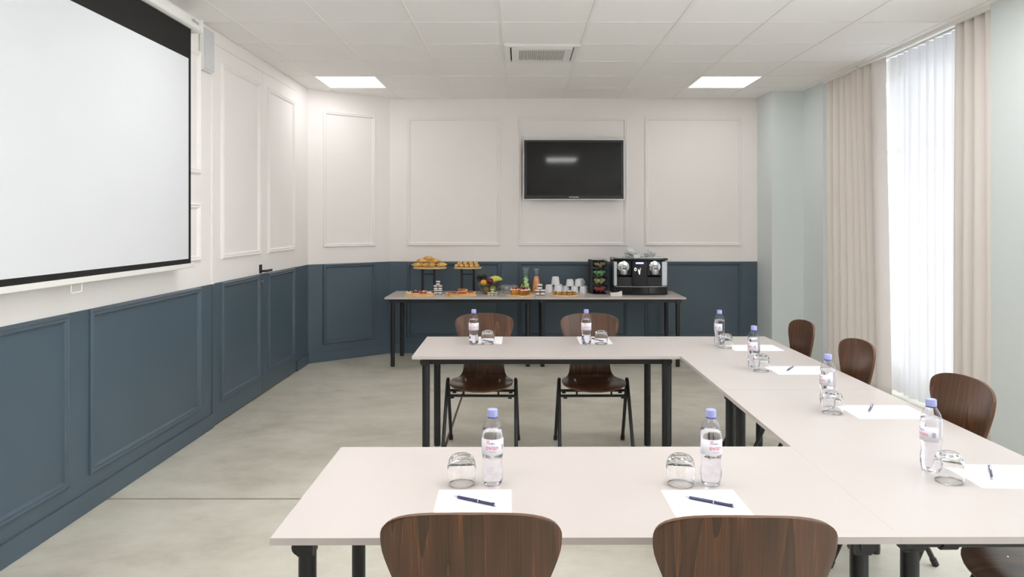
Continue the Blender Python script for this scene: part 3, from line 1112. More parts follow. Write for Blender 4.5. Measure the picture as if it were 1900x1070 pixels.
def strip_bm(x0, x1, z0, z1, R, n=24, t=0.0004):
    bm = bmesh.new()
    pr = []
    for i in range(n + 1):
        a = (x0 + (x1 - x0) * i / n) / R
        pr.append([bm.verts.new(((R + d) * math.sin(a), -(R + d) * math.cos(a), z)) for d in (0, t) for z in (z0, z1)])
    for a, b in zip(pr[:-1], pr[1:]):
        bm.faces.new((a[0], b[0], b[1], a[1])); bm.faces.new((a[2], a[3], b[3], b[2]))
        bm.faces.new((a[1], b[1], b[3], a[3])); bm.faces.new((a[0], a[2], b[2], b[0]))
    return bm


def make_bottle(label, loc, rotz):
    t = thing('water_bottle', label, 'bottle', loc, rotz, 'water bottles at the places')
    bm = bmesh.new()
    rings = lathe(bm, BOT, 40)
    # petal base and twisted ribs of the soft plastic
    for r_, (r0, z0) in zip(rings, BOT):
        if len(r_) == 1:
            continue
        for k, v in enumerate(r_):
            a = 2 * PI * k / 40
            if 0.0005 < z0 < 0.03:
                f = 1 + 0.03 * math.cos(5 * a)
            elif 0.03 <= z0 < 0.09:
                f = 1 + 0.016 * math.cos(4 * a + z0 * 70)
            elif 0.15 < z0 < 0.19:
                f = 1 + 0.02 * math.cos(8 * a + z0 * 40)
            else:
                f = 1
            v.co.x *= f; v.co.y *= f
    obj('bottle_body', bm, 'pet', t, smooth='all')
    bm = bmesh.new()
    wat = [(0, 0.0078)] + [(r_ - 0.0011, z if z > 0.009 else max(z + 0.002, 0.003)) for r_, z in BOT[1:17]] + [(0.0288, 0.1635), (0, 0.1635)]
    rings = lathe(bm, wat, 40)
    for r_, (r0, z0) in zip(rings, wat):
        if len(r_) > 1:
            for k, v in enumerate(r_):
                a = 2 * PI * k / 40
                f = 1 + (0.03 * math.cos(5 * a) if 0.0005 < z0 < 0.03 else 0.016 * math.cos(4 * a + z0 * 70) if 0.03 <= z0 < 0.09 else 0)
                v.co.x *= f; v.co.y *= f
    obj('water', bm, 'water', t, smooth='all')
    R = 0.0321
    half = R * 1.55
    lb = obj('label', strip_bm(-half, half, 0.0945, 0.1405, R, 36), 'label', t, smooth='all')
    R2 = R + 0.0006
    bm = text_bm('evian', 0.0195)
    cyl_wrap(bm, R2, 0.1165)
    obj('label_text', bm, 'labelred', lb)
    bm = bmesh.new()
    for x, w, h in ((-0.0055, 0.0065, 0.0042), (0.0, 0.0062, 0.006), (0.0056, 0.0062, 0.0038)):
        vs = [bm.verts.new(p) for p in ((x - w * 0.5, 0, 0), (x + w * 0.05, 0.0012, 0), (x + w * 0.55, -0.0002, 0), (x + w * 0.1, h, 0))]
        bm.faces.new(vs)
    cyl_wrap(bm, R2, 0.1268)
    obj('label_mountains', bm, 'labelblue', lb)
    obj('label_glow', strip_bm(-0.017, -0.007, 0.127, 0.1385, R + 0.00042, 8, 0.0001), 'labelpink', lb)
    bm = bmesh.new()
    for i in range(9):
        for v in box(bm, 0.031 + i * 0.0013, 0.031 + i * 0.0013 + (0.0004, 0.0008)[i % 2], 0.0, 0.016, 0, 0):
            pass
    bmesh.ops.remove_doubles(bm, verts=bm.verts[:], dist=1e-6)
    cyl_wrap(bm, R2, 0.108)
    obj('label_barcode', bm, 'labelgrey', lb)
    obj('label_small_print', strip_bm(-0.010, 0.011, 0.1035, 0.1045, R + 0.00042, 8, 0.0001), 'labelgrey', lb)
    bm = bmesh.new()
    lathe(bm, [(0.0, 0.1975), (0.0148, 0.1975), (0.0152, 0.1985), (0.0152, 0.2005), (0.0146, 0.2012)], 32)
    obj('neck_ring', bm, 'labelblue', t, smooth=True)
    bm = bmesh.new()
    n = 48
    prof = [(0.0150, 0.2012), (0.0154, 0.203), (0.0152, 0.219), (0.0146, 0.2222), (0.0125, 0.223), (0, 0.2230)]
    rings = lathe(bm, prof, n)
    for r_ in rings[1:3]:
        for k, v in enumerate(r_):
            f = 1 + (0.018 if k % 2 else -0.012)
            v.co.x *= f; v.co.y *= f
    obj('cap', bm, 'cap', t, smooth=True)
    return t


def make_glass(label, loc):
    t = bmesh.new()
    out = [(0.0368, 0.0), (0.0385, 0.0008), (0.0395, 0.006), (0.0418, 0.020), (0.0432, 0.036), (0.0430, 0.050), (0.0412, 0.062), (0.0375, 0.073), (0.0330, 0.080), (0.0285, 0.0845), (0.0240, 0.0862)]
    inn = [(0.018, 0.0855), (0.0, 0.0845)]
    ins = [(0.0, 0.0765), (0.018, 0.0755), (0.027, 0.0725), (0.0335, 0.067), (0.0378, 0.059), (0.0402, 0.048), (0.0408, 0.036), (0.0398, 0.020), (0.0375, 0.006), (0.0368, 0.0)]
    r1 = lathe(t, out + inn, 40)
    lathe(t, ins, 40)
    bmesh.ops.remove_doubles(t, verts=t.verts[:], dist=1e-6)
    o = obj('tumbler', t, 'glass', None, loc, smooth='all')
    return tag(o, label, 'glass', 'upturned tumblers')


TZ = TH
bot_pos = [(-0.082, 2.150, 0, P_N1), (0.567, 2.146, 12, P_N2), (-0.294, 4.584, -8, P_F1), (0.42, 4.584, 0, P_F2),
           (1.256, 4.55, -75, P_R[0]), (1.251, 3.864, -72, P_R[1]), (1.295, 3.04, -78, P_R[2]), (1.293, 2.272, -80, P_R[3])]
b0 = None
for x, y, a, lb in bot_pos:
    lab = 'clear water bottle with lavender cap ' + lb
    if b0 is None:
        b0 = make_bottle(lab, (x, y, TZ), math.radians(a))
    else:
        dup(b0, (x, y, TZ), math.radians(a), lab)
gl_pos = [(-0.174, 2.150, P_N1), (0.477, 2.148, P_N2), (-0.206, 4.61, P_F1), (0.518, 4.61, P_F2),
          (1.272, 4.468, P_R[0]), (1.262, 3.776, P_R[1]), (1.274, 2.948, P_R[2]), (1.290, 2.172, P_R[3])]
g0 = None
for x, y, lb in gl_pos:
    lab = 'upturned clear tumbler ' + lb
    if g0 is None:
        g0 = make_glass(lab, (x, y, TZ))
    else:
        dup(g0, (x, y, TZ), 0, lab)
# note sheets (centre x, y, rot)
PT = 0.0008
pap = [(-0.128, 1.952, 1.0, 0, P_N1), (0.516, 1.950, 1.0, 0, P_N2), (-0.222, 4.750, 0, 0, P_F1), (0.487, 4.750, 0, 0, P_F2),
       (1.448, 4.466, 0, 1, P_R[0]), (1.468, 3.790, 0, 1, P_R[1]), (1.492, 2.962, 0, 1, P_R[2]), (1.506, 2.212, -3, 1, P_R[3])]
p0 = None
for x, y, a, land, lb in pap:
    rz = math.radians(a) + (PI / 2 if land else 0)
    lab = 'blank white note sheet ' + lb
    if p0 is None:
        p0 = tag(obj('note_sheet', bx(-0.105, 0.105, -0.1485, 0.1485, 0, PT), 'paper', None, (x, y, TZ), (0, 0, rz)), lab, 'paper', 'note sheets at the places')
    else:
        dup(p0, (x, y, TZ), rz, lab)


def make_pen(label, loc, rotz):
    """pen lying along +x, tip at -x"""
    t = thing('ballpoint_pen', label, 'pen', loc, rotz, 'navy pens on the note sheets')
    r = 0.0045
    bm = bmesh.new()
    tube(bm, [(-0.055, 0, r), (-0.05, 0, r), (0.012, 0, r)], r, 12, radii=[0.0036, 0.0042, r])
    obj('barrel', bm, 'pen', t, smooth=True)
    bm = bmesh.new()
    tube(bm, [(-0.070, 0, r), (-0.066, 0, r), (-0.055, 0, r)], r, 10, radii=[0.0008, 0.0014, 0.0034])
    obj('tip', bm, 'silver', t, smooth=True)
    bm = bmesh.new()
    tube(bm, [(0.012, 0, r), (0.0145, 0, r)], 0.0048, 12)
    obj('ring', bm, 'silver', t, smooth=True)
    bm = bmesh.new()
    tube(bm, [(0.0145, 0, r), (0.066, 0, r)], r, 12)
    up = obj('upper_barrel', bm, 'pen', t, smooth=True)
    bm = bmesh.new()
    tube(bm, [(0.066, 0, r), (0.0695, 0, r)], 0.0047, 12)
    obj('end_button', bm, 'silver', t, smooth=True)
    obj('clip', bx(0.026, 0.068, 0.0035, 0.0062, r + 0.001, r + 0.0032), 'silver', t, bevel=0.0006)
    bm = bmesh.new()
    rr = random.Random(4)
    x = 0.020
    while x < 0.056:
        w = rr.uniform(0.0018, 0.0028)
        box(bm, x, x + w, -0.0014, 0.0012, 2 * r - 0.0002, 2 * r + 0.00015)
        x += w + 0.0009
    obj('print', bm, 'paper', up)
    return t


pens = [(-0.127, 2.009, -28, P_N1), (0.524, 2.003, -30, P_N2), (-0.215, 4.71, -46, P_F1), (0.507, 4.75, -56, P_F2),
        (1.423, 3.81, 56, P_R[1]), (1.454, 2.997, 58, P_R[2]), (1.454, 2.23, 60, P_R[3])]
pn = None
for x, y, a, lb in pens:
    lab = 'navy ballpoint pen on the sheet ' + lb
    if pn is None:
        pn = make_pen(lab, (x, y, TZ + PT), math.radians(a))
    else:
        dup(pn, (x, y, TZ + PT), math.radians(a), lab)

# ------------------------------------------------------------------ buffet: boards on stands
def board(parent, pts, z0, z1, loc=None):
    bm = bmesh.new()
    prism(bm, pts, z0, z1)
    return obj('board', bm, 'bamboo', parent, loc, bevel=0.003)


def make_stand(label, loc, wid, dep, off=0.0):
    t = thing('serving_stand', label, 'stand', loc, 0, 'raised wooden serving stands')
    h = 0.255
    for s in (-1, 1):
        sx = s * 0.066 + off
        lg = obj('post', bx(sx - 0.0125, sx + 0.0125, -0.015, 0.015, 0.010, h), 'black', t)
        obj('foot', bx(sx - 0.0125, sx + 0.0125, -0.09, 0.09, 0, 0.010), 'black', lg)
        obj('top_arm', bx(sx - 0.0125, sx + 0.0125, -0.08, 0.08, h, h + 0.008), 'black', lg)
    obj('cross_bar', bx(off - 0.0535, off + 0.0535, -0.009, 0.009, 0.192, 0.208), 'black', t)
    board(t, ellipse(wid / 2, dep / 2), h + 0.008, h + 0.024)
    return t, loc[2] + h + 0.024


def croissant_bm(L, R, bend):
    bm = bmesh.new()
    n = 44
    pts, rad = [], []
    for i in range(n + 1):
        u = i / n
        a = (u - 0.5) * bend
        rc = L / bend
        pts.append((rc * math.sin(a), rc * (1 - math.cos(a)), 0))
        env = max(0.12, math.sin(PI * u) ** 0.95)
        ridge = 0.80 + 0.20 * (1 - ((4.5 * abs(2 * u - 1)) % 1.0))
        rad.append(R * env * ridge)
    tube(bm, pts, R, 12, radii=rad)
    for v in bm.verts:
        v.co.z *= 0.85
    return bm


st, zt = make_stand('oval wooden board on black stand piled with croissants', (-0.995, 7.975, TZ), 0.365, 0.25, -0.016)
cr_me = obj('tmp', croissant_bm(0.140, 0.031, 1.5), 'crust', smooth=True)
cr_mesh = cr_me.data
bpy.data.objects.remove(cr_me)
for x, y, z, a, tl in ((-0.128, -0.05, 0, 0.25, 0), (-0.030, -0.055, 0, 1.45, 0), (0.035, -0.055, 0, 1.65, 0), (0.130, -0.05, 0, -0.25, 0), (-0.122, 0.04, 0, -0.15, 0), (0.004, 0.052, 0, 0.1, 0), (0.128, 0.04, 0, 0.15, 0),
                       (-0.088, -0.02, 0.043, -0.2, 0.0), (0.060, -0.02, 0.043, 0.2, 0.0), (-0.012, 0.0, 0.071, 0.1, 0.0)):
    o = obj_me('croissant', cr_mesh, None, (-1.0 + x, 7.975 + y, zt + 0.026 + z), (tl, 0, a))
    tag(o, 'golden croissant on the very top of the pile on the oval stand' if z > 0.05 else 'golden baked croissant in the second layer on the oval stand' if z else 'golden baked croissant lying on the oval stand board', 'croissant', 'croissants on the oval stand')

st, zt = make_stand('smaller oval wooden board on black stand topped with small pastries', (-0.578, 7.975, TZ), 0.305, 0.2)


def bun_bm(w, d, h):
    bm = bmesh.new()
    n, seg = 10, 14
    pts = [((i / n - 0.5) * w, 0, 0) for i in range(n + 1)]
    rad = [max(0.25, (1 - abs(2 * i / n - 1) ** 4) ** 0.5) * (0.9 + 0.1 * (i % 2)) for i in range(n + 1)]
    tube(bm, pts, 1, seg, radii=rad)
    for v in bm.verts:
        v.co.y *= d / 2
        v.co.z *= h / 2
    return bm


bu = obj('tmp', bun_bm(0.075, 0.05, 0.036), 'crust2', smooth=True)
bu_mesh = bu.data
bpy.data.objects.remove(bu)
k = 0
for x, y, z in ((-0.115, -0.02, 0), (-0.065, -0.045, 0), (-0.01, -0.05, 0), (0.045, -0.05, 0), (0.105, -0.03, 0), (-0.09, 0.04, 0), (-0.03, 0.03, 0), (0.03, 0.03, 0), (0.09, 0.04, 0),
                (-0.085, 0.0, 0.026), (-0.025, -0.012, 0.026), (0.035, -0.012, 0.026), (0.09, 0.0, 0.026)):
    o = obj_me('small_pastry', bu_mesh, None, (-0.578 + x, 7.975 + y, zt + 0.018 + z), (0, 0, 1.3 + 0.45 * math.sin(7 * k)))
    tag(o, 'small golden filled pastry in the pile on the smaller stand', 'pastry', 'small pastries on the smaller stand')
    k += 1


# ------------------------------------------------------------------ boards with cakes lying on the table
def tart(label, loc, rz, kind, group):
    """tart slice or toast: base, topping and fruit"""
    t = thing('fruit_tart', label, 'tart', loc, rz, group)
    bm = bmesh.new()
    prism(bm, rrect(0.075, 0.055, 0.012), 0, 0.012)
    obj('pastry_base', bm, 'crust2', t, bevel=0.003)
    bm = bmesh.new()
    prism(bm, rrect(0.066, 0.046, 0.012), 0.012, 0.02)
    obj('filling', bm, 'cream_food' if kind != 'red' else 'strawberry', t, bevel=0.003)
    rr = random.Random(hash(kind) % 7 + int(abs(loc[0]) * 100))
    for i in range(6):
        bm = bmesh.new()
        ball(bm, (0, 0, 0), 0.0095, 2, 0.9)
        m_ = {'cream': ['cream_food', 'cream_food', 'strawberry', 'cream_food', 'blueberry', 'cream_food'], 'red': ['berry', 'strawberry', 'berry', 'strawberry', 'cream_food', 'berry'],
              'blue': ['blueberry', 'berry', 'blueberry', 'berry', 'cherry', 'strawberry']}[kind][i]
        obj('berry', bm, m_, t, ((i % 3 - 1) * 0.02 + rr.uniform(-.003, .003), (i // 3 - 0.5) * 0.022, 0.026 + rr.uniform(0, 0.004) + (0.008 if i == 4 else 0)), smooth='all')
    return t


def flat_board(label, loc, rz, pts):
    bm = bmesh.new()
    prism(bm, pts, 0, 0.014)
    return tag(obj('serving_board', bm, 'bamboo', None, loc, (0, 0, rz), bevel=0.003), label, 'board', 'wooden serving boards on the buffet')


bx1, by1 = -1.06, 7.60
flat_board('oval wooden board with berry and cream tarts below the croissants', (bx1, by1, TZ), 0, ellipse(0.165, 0.125))
for x, y, kd, a in ((-0.105, -0.01, 'cream', 0.3), (-0.045, 0.035, 'red', 0), (-0.03, -0.045, 'blue', 0.2), (0.045, -0.03, 'red', -0.2), (0.105, -0.005, 'cream', 0.5), (0.045, 0.05, 'cream', 0.1)):
    tart({'cream': 'small cream-topped tart', 'red': 'small red berry tart', 'blue': 'small blueberry tart'}[kd] + ' on the board below the croissants', (bx1 + x, by1 + y, TZ + 0.014), a, kd, 'tarts on the oval board')

bx2, by2 = -0.625, 7.60
flat_board('rectangular wooden board set at an angle with strawberry tart slices', (bx2, by2, TZ), math.radians(28), rrect(0.29, 0.19, 0.012))


def wedge(label, loc, rz, group):
    t = thing('tart_slice', label, 'tart slice', loc, rz, group)
    pts = [(-0.07, 0)] + [(-0.07 + 0.125 * math.cos(a), 0.125 * math.sin(a)) for a in [-0.42 + 0.84 * i / 8 for i in range(9)]]
    bm = bmesh.new(); prism(bm, pts, 0, 0.014)
    obj('pastry_base', bm, 'crust2', t, bevel=0.002)
    rim = [(-0.07 + 0.125 * math.cos(a), 0.125 * math.sin(a), 0.018) for a in [-0.42 + 0.84 * i / 8 for i in range(9)]]
    bm = bmesh.new(); tube(bm, rim, 0.010, 8)
    obj('crust_rim', bm, 'crust', t, smooth=True)
    for i, (x, y) in enumerate(((-0.03, 0.0), (-0.002, -0.014), (0.0, 0.016), (0.026, 0.0), (0.03, -0.026), (0.028, 0.027))):
        bm = bmesh.new(); ball(bm, (0, 0, 0), 0.011, 2, 0.75)
        obj('strawberry_piece', bm, 'strawberry' if i % 3 else 'berry', t, (x, y, 0.02), smooth='all')
    return t


for i, (x, y, a) in enumerate(((-0.085, -0.03, 0.5 + PI), (0.0, 0.01, 1.2), (0.085, 0.05, 0.5), (0.015, -0.055, 0.45))):
    wedge('strawberry tart slice on the angled rectangular board', (bx2 + x, by2 + y, TZ + 0.014 + (0.0 if i != 1 else 0.026)), a, 'tart slices on the angled board')


# ------------------------------------------------------------------ little jars
def make_jar(label, loc, group, R, H, body, lid, lab_m, name='jam_jar', cat='jar'):
    t = thing(name, label, cat, loc, random.uniform(0, 6), group)
    bm = bmesh.new()
    lathe(bm, [(0, 0), (R * 0.80, 0), (R * 0.88, H * 0.06), (R * 0.88, H * 0.66), (R * 0.82, H * 0.74), (0, H * 0.74)], 20)
    b = obj('jar_body', bm, body, t, smooth=True)
    bm = bmesh.new()
    lathe(bm, [(R * 0.885, H * 0.12), (R * 0.905, H * 0.12), (R * 0.905, H * 0.52), (R * 0.885, H * 0.52), (R * 0.885, H * 0.12)], 20)
    obj('jar_label', bm, lab_m, b, smooth=True)
    bm = bmesh.new()
    lathe(bm, [(0, H * 0.74), (R * 1.03, H * 0.74), (R * 1.06, H * 0.77), (R * 1.06, H * 0.97), (R, H), (0, H)], 20)
    obj('lid', bm, lid, t, smooth=True)
    return t


for r, row in enumerate((((-0.024, 0), (0.024, 0)), ((-0.024, 0), (0.024, 0)), ((0, 0),))):
    for x, y in row:
        make_jar(('small dark jam jar at the foot of the stack by the croissant stand', 'small dark jam jar in the middle of the stack by the croissant stand', 'small dark jam jar topping the stack by the croissant stand')[r], (-0.885 + x, 7.78 + y, TZ + r * 0.047), 'stacked jam jars', 0.0222, 0.047, 'jam', 'sugar', 'sugar')
for x, y, z in ((-0.036, 0, 0), (0, -0.012, 0), (0.036, 0, 0), (0.002, -0.004, 0.036)):
    make_jar('tiny ivory pot topping the others before the fruit bowl' if z else 'tiny ivory pot in the row standing before the fruit bowl', (-0.292 + x, 7.60 + y, TZ + z), 'stacked ivory pots', 0.0175, 0.036, 'blackmatt', 'cheesepot', 'cheesepot', 'ivory_pot', 'pot')
for x, y, z in ((-0.028, 0, 0), (0.028, 0, 0), (0.0, 0.045, 0), (-0.002, 0.014, 0.058)):
    make_jar('white-lidded yoghurt jar topping the others before the orange juice' if z else 'white-lidded yoghurt jar standing in front of the orange juice', (0.212 + x, 7.66 + y, TZ + z), 'stacked yoghurt jars', 0.0262, 0.058, 'jam', 'sugar', 'sugar', 'yoghurt_jar', 'jar')

# ------------------------------------------------------------------ fruit bowl
FB = Vector((-0.338, 7.80, TZ))
bm = bmesh.new()
prof = [(0, 0.004), (0.05, 0.004), (0.056, 0.006), (0.085, 0.04), (0.110, 0.078), (0.129, 0.114), (0.1315, 0.116), (0.133, 0.113), (0.114, 0.075), (0.089, 0.036), (0.06, 0.0), (0, 0.0)]
lathe(bm, prof, 18)
tag(obj('fruit_bowl', bm, 'bowlglass', None, FB), 'smoky glass bowl of fruit standing on the buffet table', 'bowl')


def fruit(name, label, cat, c, R, material, sz=0.95, stem=True, group=None):
    t = thing(name, label, cat, FB + Vector(c) - Vector((0, 0, R * sz)), 0, group)
    bm = bmesh.new()
    bmesh.ops.create_uvsphere(bm, u_segments=20, v_segments=14, radius=R)
    for v in bm.verts:
        d = math.hypot(v.co.x, v.co.y) / R
        v.co.z = v.co.z * sz + R * sz - (0.16 * R * max(0, 1 - d * 3) if v.co.z > 0 else 0)
    obj('flesh', bm, material, t, smooth='all')
    if stem:
        bm = bmesh.new(); tube(bm, [(0, 0, 2 * R * sz - 0.007), (0.002, 0, 2 * R * sz + 0.004)], 0.0018, 6)
        obj('stem', bm, 'stem', t)
    return t


fruit('orange', 'orange in the glass fruit bowl below the grapes', 'orange', (-0.052, -0.045, 0.125), 0.036, 'orange')
fruit('plum', 'dark red plum between the orange and the bananas', 'plum', (0.016, -0.05, 0.142), 0.036, 'plum')
fruit('orange', 'orange at the bottom of the smoky glass bowl', 'orange', (-0.03, -0.02, 0.048), 0.034, 'orange')
fruit('green_apple', 'green apple at the bottom of the smoky glass bowl', 'apple', (0.045, -0.02, 0.055), 0.037, 'banana')
t = thing('banana_bunch', 'bunch of yellow-green bananas leaning over the rim of the fruit bowl', 'bananas', FB + Vector((0.03, 0.02, 0.05)))
for i, (dx, dy, tw) in enumerate(((0.012, -0.030, -0.12), (0.004, 0.008, -0.02), (-0.008, 0.046, 0.07), (-0.012, 0.084, 0.1))):
    pts, rad = [], []
    n = 18
    for k in range(n + 1):
        u = k / n
        rad.append(0.0225 * max(0.28, (1 - abs(2 * u - 1) ** 3.2)) if u < 0.93 else 0.0055)
    # simple rising arc: from inside the bowl up and out to the right
    pts = []
    for k in range(n + 1):
        u = k / n
        a = -0.35 + 1.15 * u
        pts.append((-0.060 + 0.165 * u + dx, dy * (1 - 0.5 * u), 0.040 + 0.062 * u + 0.030 * math.sin(PI * u) + 0.012 * (i % 2)))
    bm = bmesh.new()
    tube(bm, pts, 0.02, 10, radii=rad)
    b = obj('banana', bm, 'banana', t, smooth=True)
    bm = bmesh.new()
    tube(bm, [pts[-1], Vector(pts[-1]) + Vector((0.008, 0, 0.008))], 0.005, 8)
    obj('banana_tip', bm, 'bananatip', b, smooth=True)
t = thing('grape_bunch', 'bunch of dark grapes with green stems on top of the fruit bowl', 'grapes', FB + Vector((-0.074, 0.045, 0.122)))
gm = bmesh.new(); ball(gm, (0, 0, 0), 0.0125, 2, 1.15)
g1 = obj('grape', gm, 'grape', t, (0, 0, 0.03), smooth='all')
rr = random.Random(2)
for i in range(44):
    u = rr.random(); a = rr.uniform(0, 2 * PI); rad = 0.055 * math.sqrt(rr.random())
    x, y = rad * math.cos(a), rad * math.sin(a)
    z = 0.025 + 0.075 * u * (1 - rad / 0.09)
    obj_me('grape', g1.data, t, (x, y, z), (rr.uniform(0, 1), rr.uniform(0, 1), 0))
for i, (dx, dz) in enumerate(((-0.02, 0.03), (0.0, 0.045), (0.025, 0.03), (-0.04, 0.015))):
    bm = bmesh.new()
    tube(bm, [(dx * 0.3, -0.01, 0.06), (dx * 0.7, -0.015, 0.09), (dx, -0.02, 0.085 + dz)], 0.0028, 7)
    obj('stem', bm, 'stem', t, smooth=True)

# upturned tumblers on the buffet
for i, (x, y) in enumerate(((-0.150, 7.85), (-0.055, 7.86), (-0.200, 7.945), (-0.105, 7.95), (-0.160, 8.04), (-0.065, 8.045))):
    o = dup(g0, (x, y, TZ), 0, 'upturned clear tumbler in the cluster beside the fruit bowl', 'tumblers on the buffet')
    if i == 0:
        tme = g0.data.copy(); tme.materials.clear(); tme.materials.append(M['tumbler2'])
    o.data = tme

# ------------------------------------------------------------------ cake on its round board
CK = Vector((0.008, 7.585, TZ))
flat_board('round wooden board under the sugared cake', CK, 0, ellipse(0.15, 0.15))
t = thing('cake', 'tall round cake with powdered top and dark cherries, a slice cut out', 'cake', CK + Vector((-0.008, 0.005, 0.014)))
def wedge_cyl(bm, R0, R1, z0, z1, a0, a1, n=36):
    pts0 = [(0, 0)] + [(math.cos(a0 + (a1 - a0) * i / n), math.sin(a0 + (a1 - a0) * i / n)) for i in range(n + 1)]
    a = [bm.verts.new((p[0] * R0, p[1] * R0, z0)) for p in pts0]
    b = [bm.verts.new((p[0] * R1, p[1] * R1, z1)) for p in pts0]
    bm.faces.new(a[::-1]); bm.faces.new(b)
    m_ = len(a)
    for i in range(m_):
        bm.faces.new((a[i], a[(i + 1) % m_], b[(i + 1) % m_], b[i]))
A0, A1 = -PI / 2 + 0.12 - 0.55 + 0.5, -PI / 2 - 0.55 - 0.6 + 2 * PI
bm = bmesh.new(); wedge_cyl(bm, 0.094, 0.104, 0.0, 0.050, A0, A1)
obj('cake_side', bm, 'cakebrown', t, smooth=True)
bm = bmesh.new(); wedge_cyl(bm, 0.090, 0.098, 0.004, 0.0515, A0 - 0.035, A1 + 0.035)
obj('cake_crumb', bm, 'cakeyellow', t, smooth=True)
bm = bmesh.new(); wedge_cyl(bm, 0.107, 0.104, 0.050, 0.058, A0, A1)
obj('sugar_top', bm, 'sugar', t, smooth=True)
rr = random.Random(9)
for i in range(16):
    a = A0 + 0.15 + (A1 - A0 - 0.3) * i / 15
    R = 0.075 if i % 2 else 0.045
    bm = bmesh.new(); ball(bm, (0, 0, 0), 0.011, 2)
    obj('cherry', bm, 'cherry' if i % 3 else 'berry', t, (R * math.cos(a), R * math.sin(a), 0.064), smooth='all')


# ------------------------------------------------------------------ carafes
def carafe(name, label, loc, R, H, neck, top):
    t = thing(name, label, 'carafe', loc, 0, 'glass carafes on the buffet')
    bm = bmesh.new()
    pr = [(0, 0), (R * 0.96, 0), (R, 0.006), (R * 1.0, 0.02), (R * 0.93, H * 0.28), (neck * 1.25, H * 0.58), (neck, H * 0.70), (neck * 1.05, H * 0.76), (top * 0.9, H * 0.9), (top, H)]
    pin = [(r - 0.002, z + (0.0 if i > 2 else 0.004)) for i, (r, z) in enumerate(pr[1:])][::-1]
    lathe(bm, pr + [(top - 0.001, H + 0.001)] + pin + [(0, 0.004)], 28)
    obj('glass_body', bm, 'carafe', t, smooth='all')
    return t, pr


t, pr = carafe('juice_carafe', 'glass carafe filled with orange juice', (0.180, 7.985, TZ), 0.052, 0.262, 0.029, 0.038)
bm = bmesh.new()
R, nk, H = 0.052, 0.029, 0.262
lathe(bm, [(0, 0.006), (R - 0.005, 0.006), (R - 0.004, 0.02), (R * 0.93 - 0.003, H * 0.28), (nk * 1.25 - 0.003, H * 0.58), (nk - 0.0025, H * 0.665), (0, H * 0.665)], 28)
obj('orange_juice', bm, 'juice', t, smooth=True)
t, pr = carafe('water_carafe', 'glass carafe of water with cucumber slices, lemon and mint', (0.062, 7.985, TZ), 0.062, 0.268, 0.034, 0.046)
def slice_obj(parent, name, R, c, rot, skin, flesh):
    bm = bmesh.new()
    lathe(bm, [(0, -0.002), (R, -0.002), (R, 0.002), (0, 0.002)], 20)
    o = obj(name, bm, skin, parent, c, rot, smooth=True)
    bm = bmesh.new()
    lathe(bm, [(0, -0.0025), (R * 0.88, -0.0025), (R * 0.88, 0.0025), (0, 0.0025)], 20)
    obj(name + '_flesh', bm, flesh, o, smooth=True)
for c, a, R in (((0.012, -0.036, 0.085), 0.1, 0.028), ((-0.006, -0.030, 0.118), 0.7, 0.025), ((0.014, -0.024, 0.138), -0.4, 0.020), ((-0.010, -0.02, 0.152), 0.4, 0.017), ((0.024, -0.034, 0.042), 0.5, 0.026),
                ((-0.004, -0.038, 0.052), -0.3, 0.025), ((0.005, 0.01, 0.10), 0.3, 0.022)):
    slice_obj(t, 'cucumber_slice', R, c, (PI / 2 + a * 0.4, 0.2 * a, a), 'cuke', 'cukein')
for c, a in (((-0.036, -0.022, 0.07), 0.9), ((-0.034, -0.026, 0.035), 0.7), ((0.034, -0.02, 0.028), -0.7), ((0.0, -0.034, 0.024), 0.1)):
    slice_obj(t, 'lemon_slice', 0.025, c, (PI / 2 + 0.2, 0, a), 'lemon', 'lemon')
rr = random.Random(5)
leaf_bm = bmesh.new()
vs = [leaf_bm.verts.new(p) for p in ((0, -0.014, 0), (0.007, -0.003, 0.002), (0.005, 0.008, 0.001), (0, 0.014, 0.0), (-0.005, 0.008, 0.001), (-0.007, -0.003, 0.002))]
c0 = leaf_bm.verts.new((0, 0, -0.001))
for i in range(6):
    leaf_bm.faces.new((vs[i], vs[(i + 1) % 6], c0))
lf = obj('mint_leaf', leaf_bm, 'mint', t, (0, -0.02, 0.165), (1.2, 0, 0))
for i in range(12):
    obj_me('mint_leaf', lf.data, t, (rr.uniform(-0.018, 0.018), rr.uniform(-0.022, 0.01), rr.uniform(0.15, 0.19)), (rr.uniform(0, 3), rr.uniform(0, 3), rr.uniform(0, 3)))
bm = bmesh.new()
R, nk, H = 0.062, 0.034, 0.268
lathe(bm, [(0, 0.0055), (R - 0.005, 0.0055), (R - 0.004, 0.02), (R * 0.93 - 0.003, H * 0.28), (nk * 1.25 - 0.003, H * 0.58), (nk - 0.0025, H * 0.70), (0, H * 0.70)], 28)
obj('water', bm, 'water2', t, smooth=True)


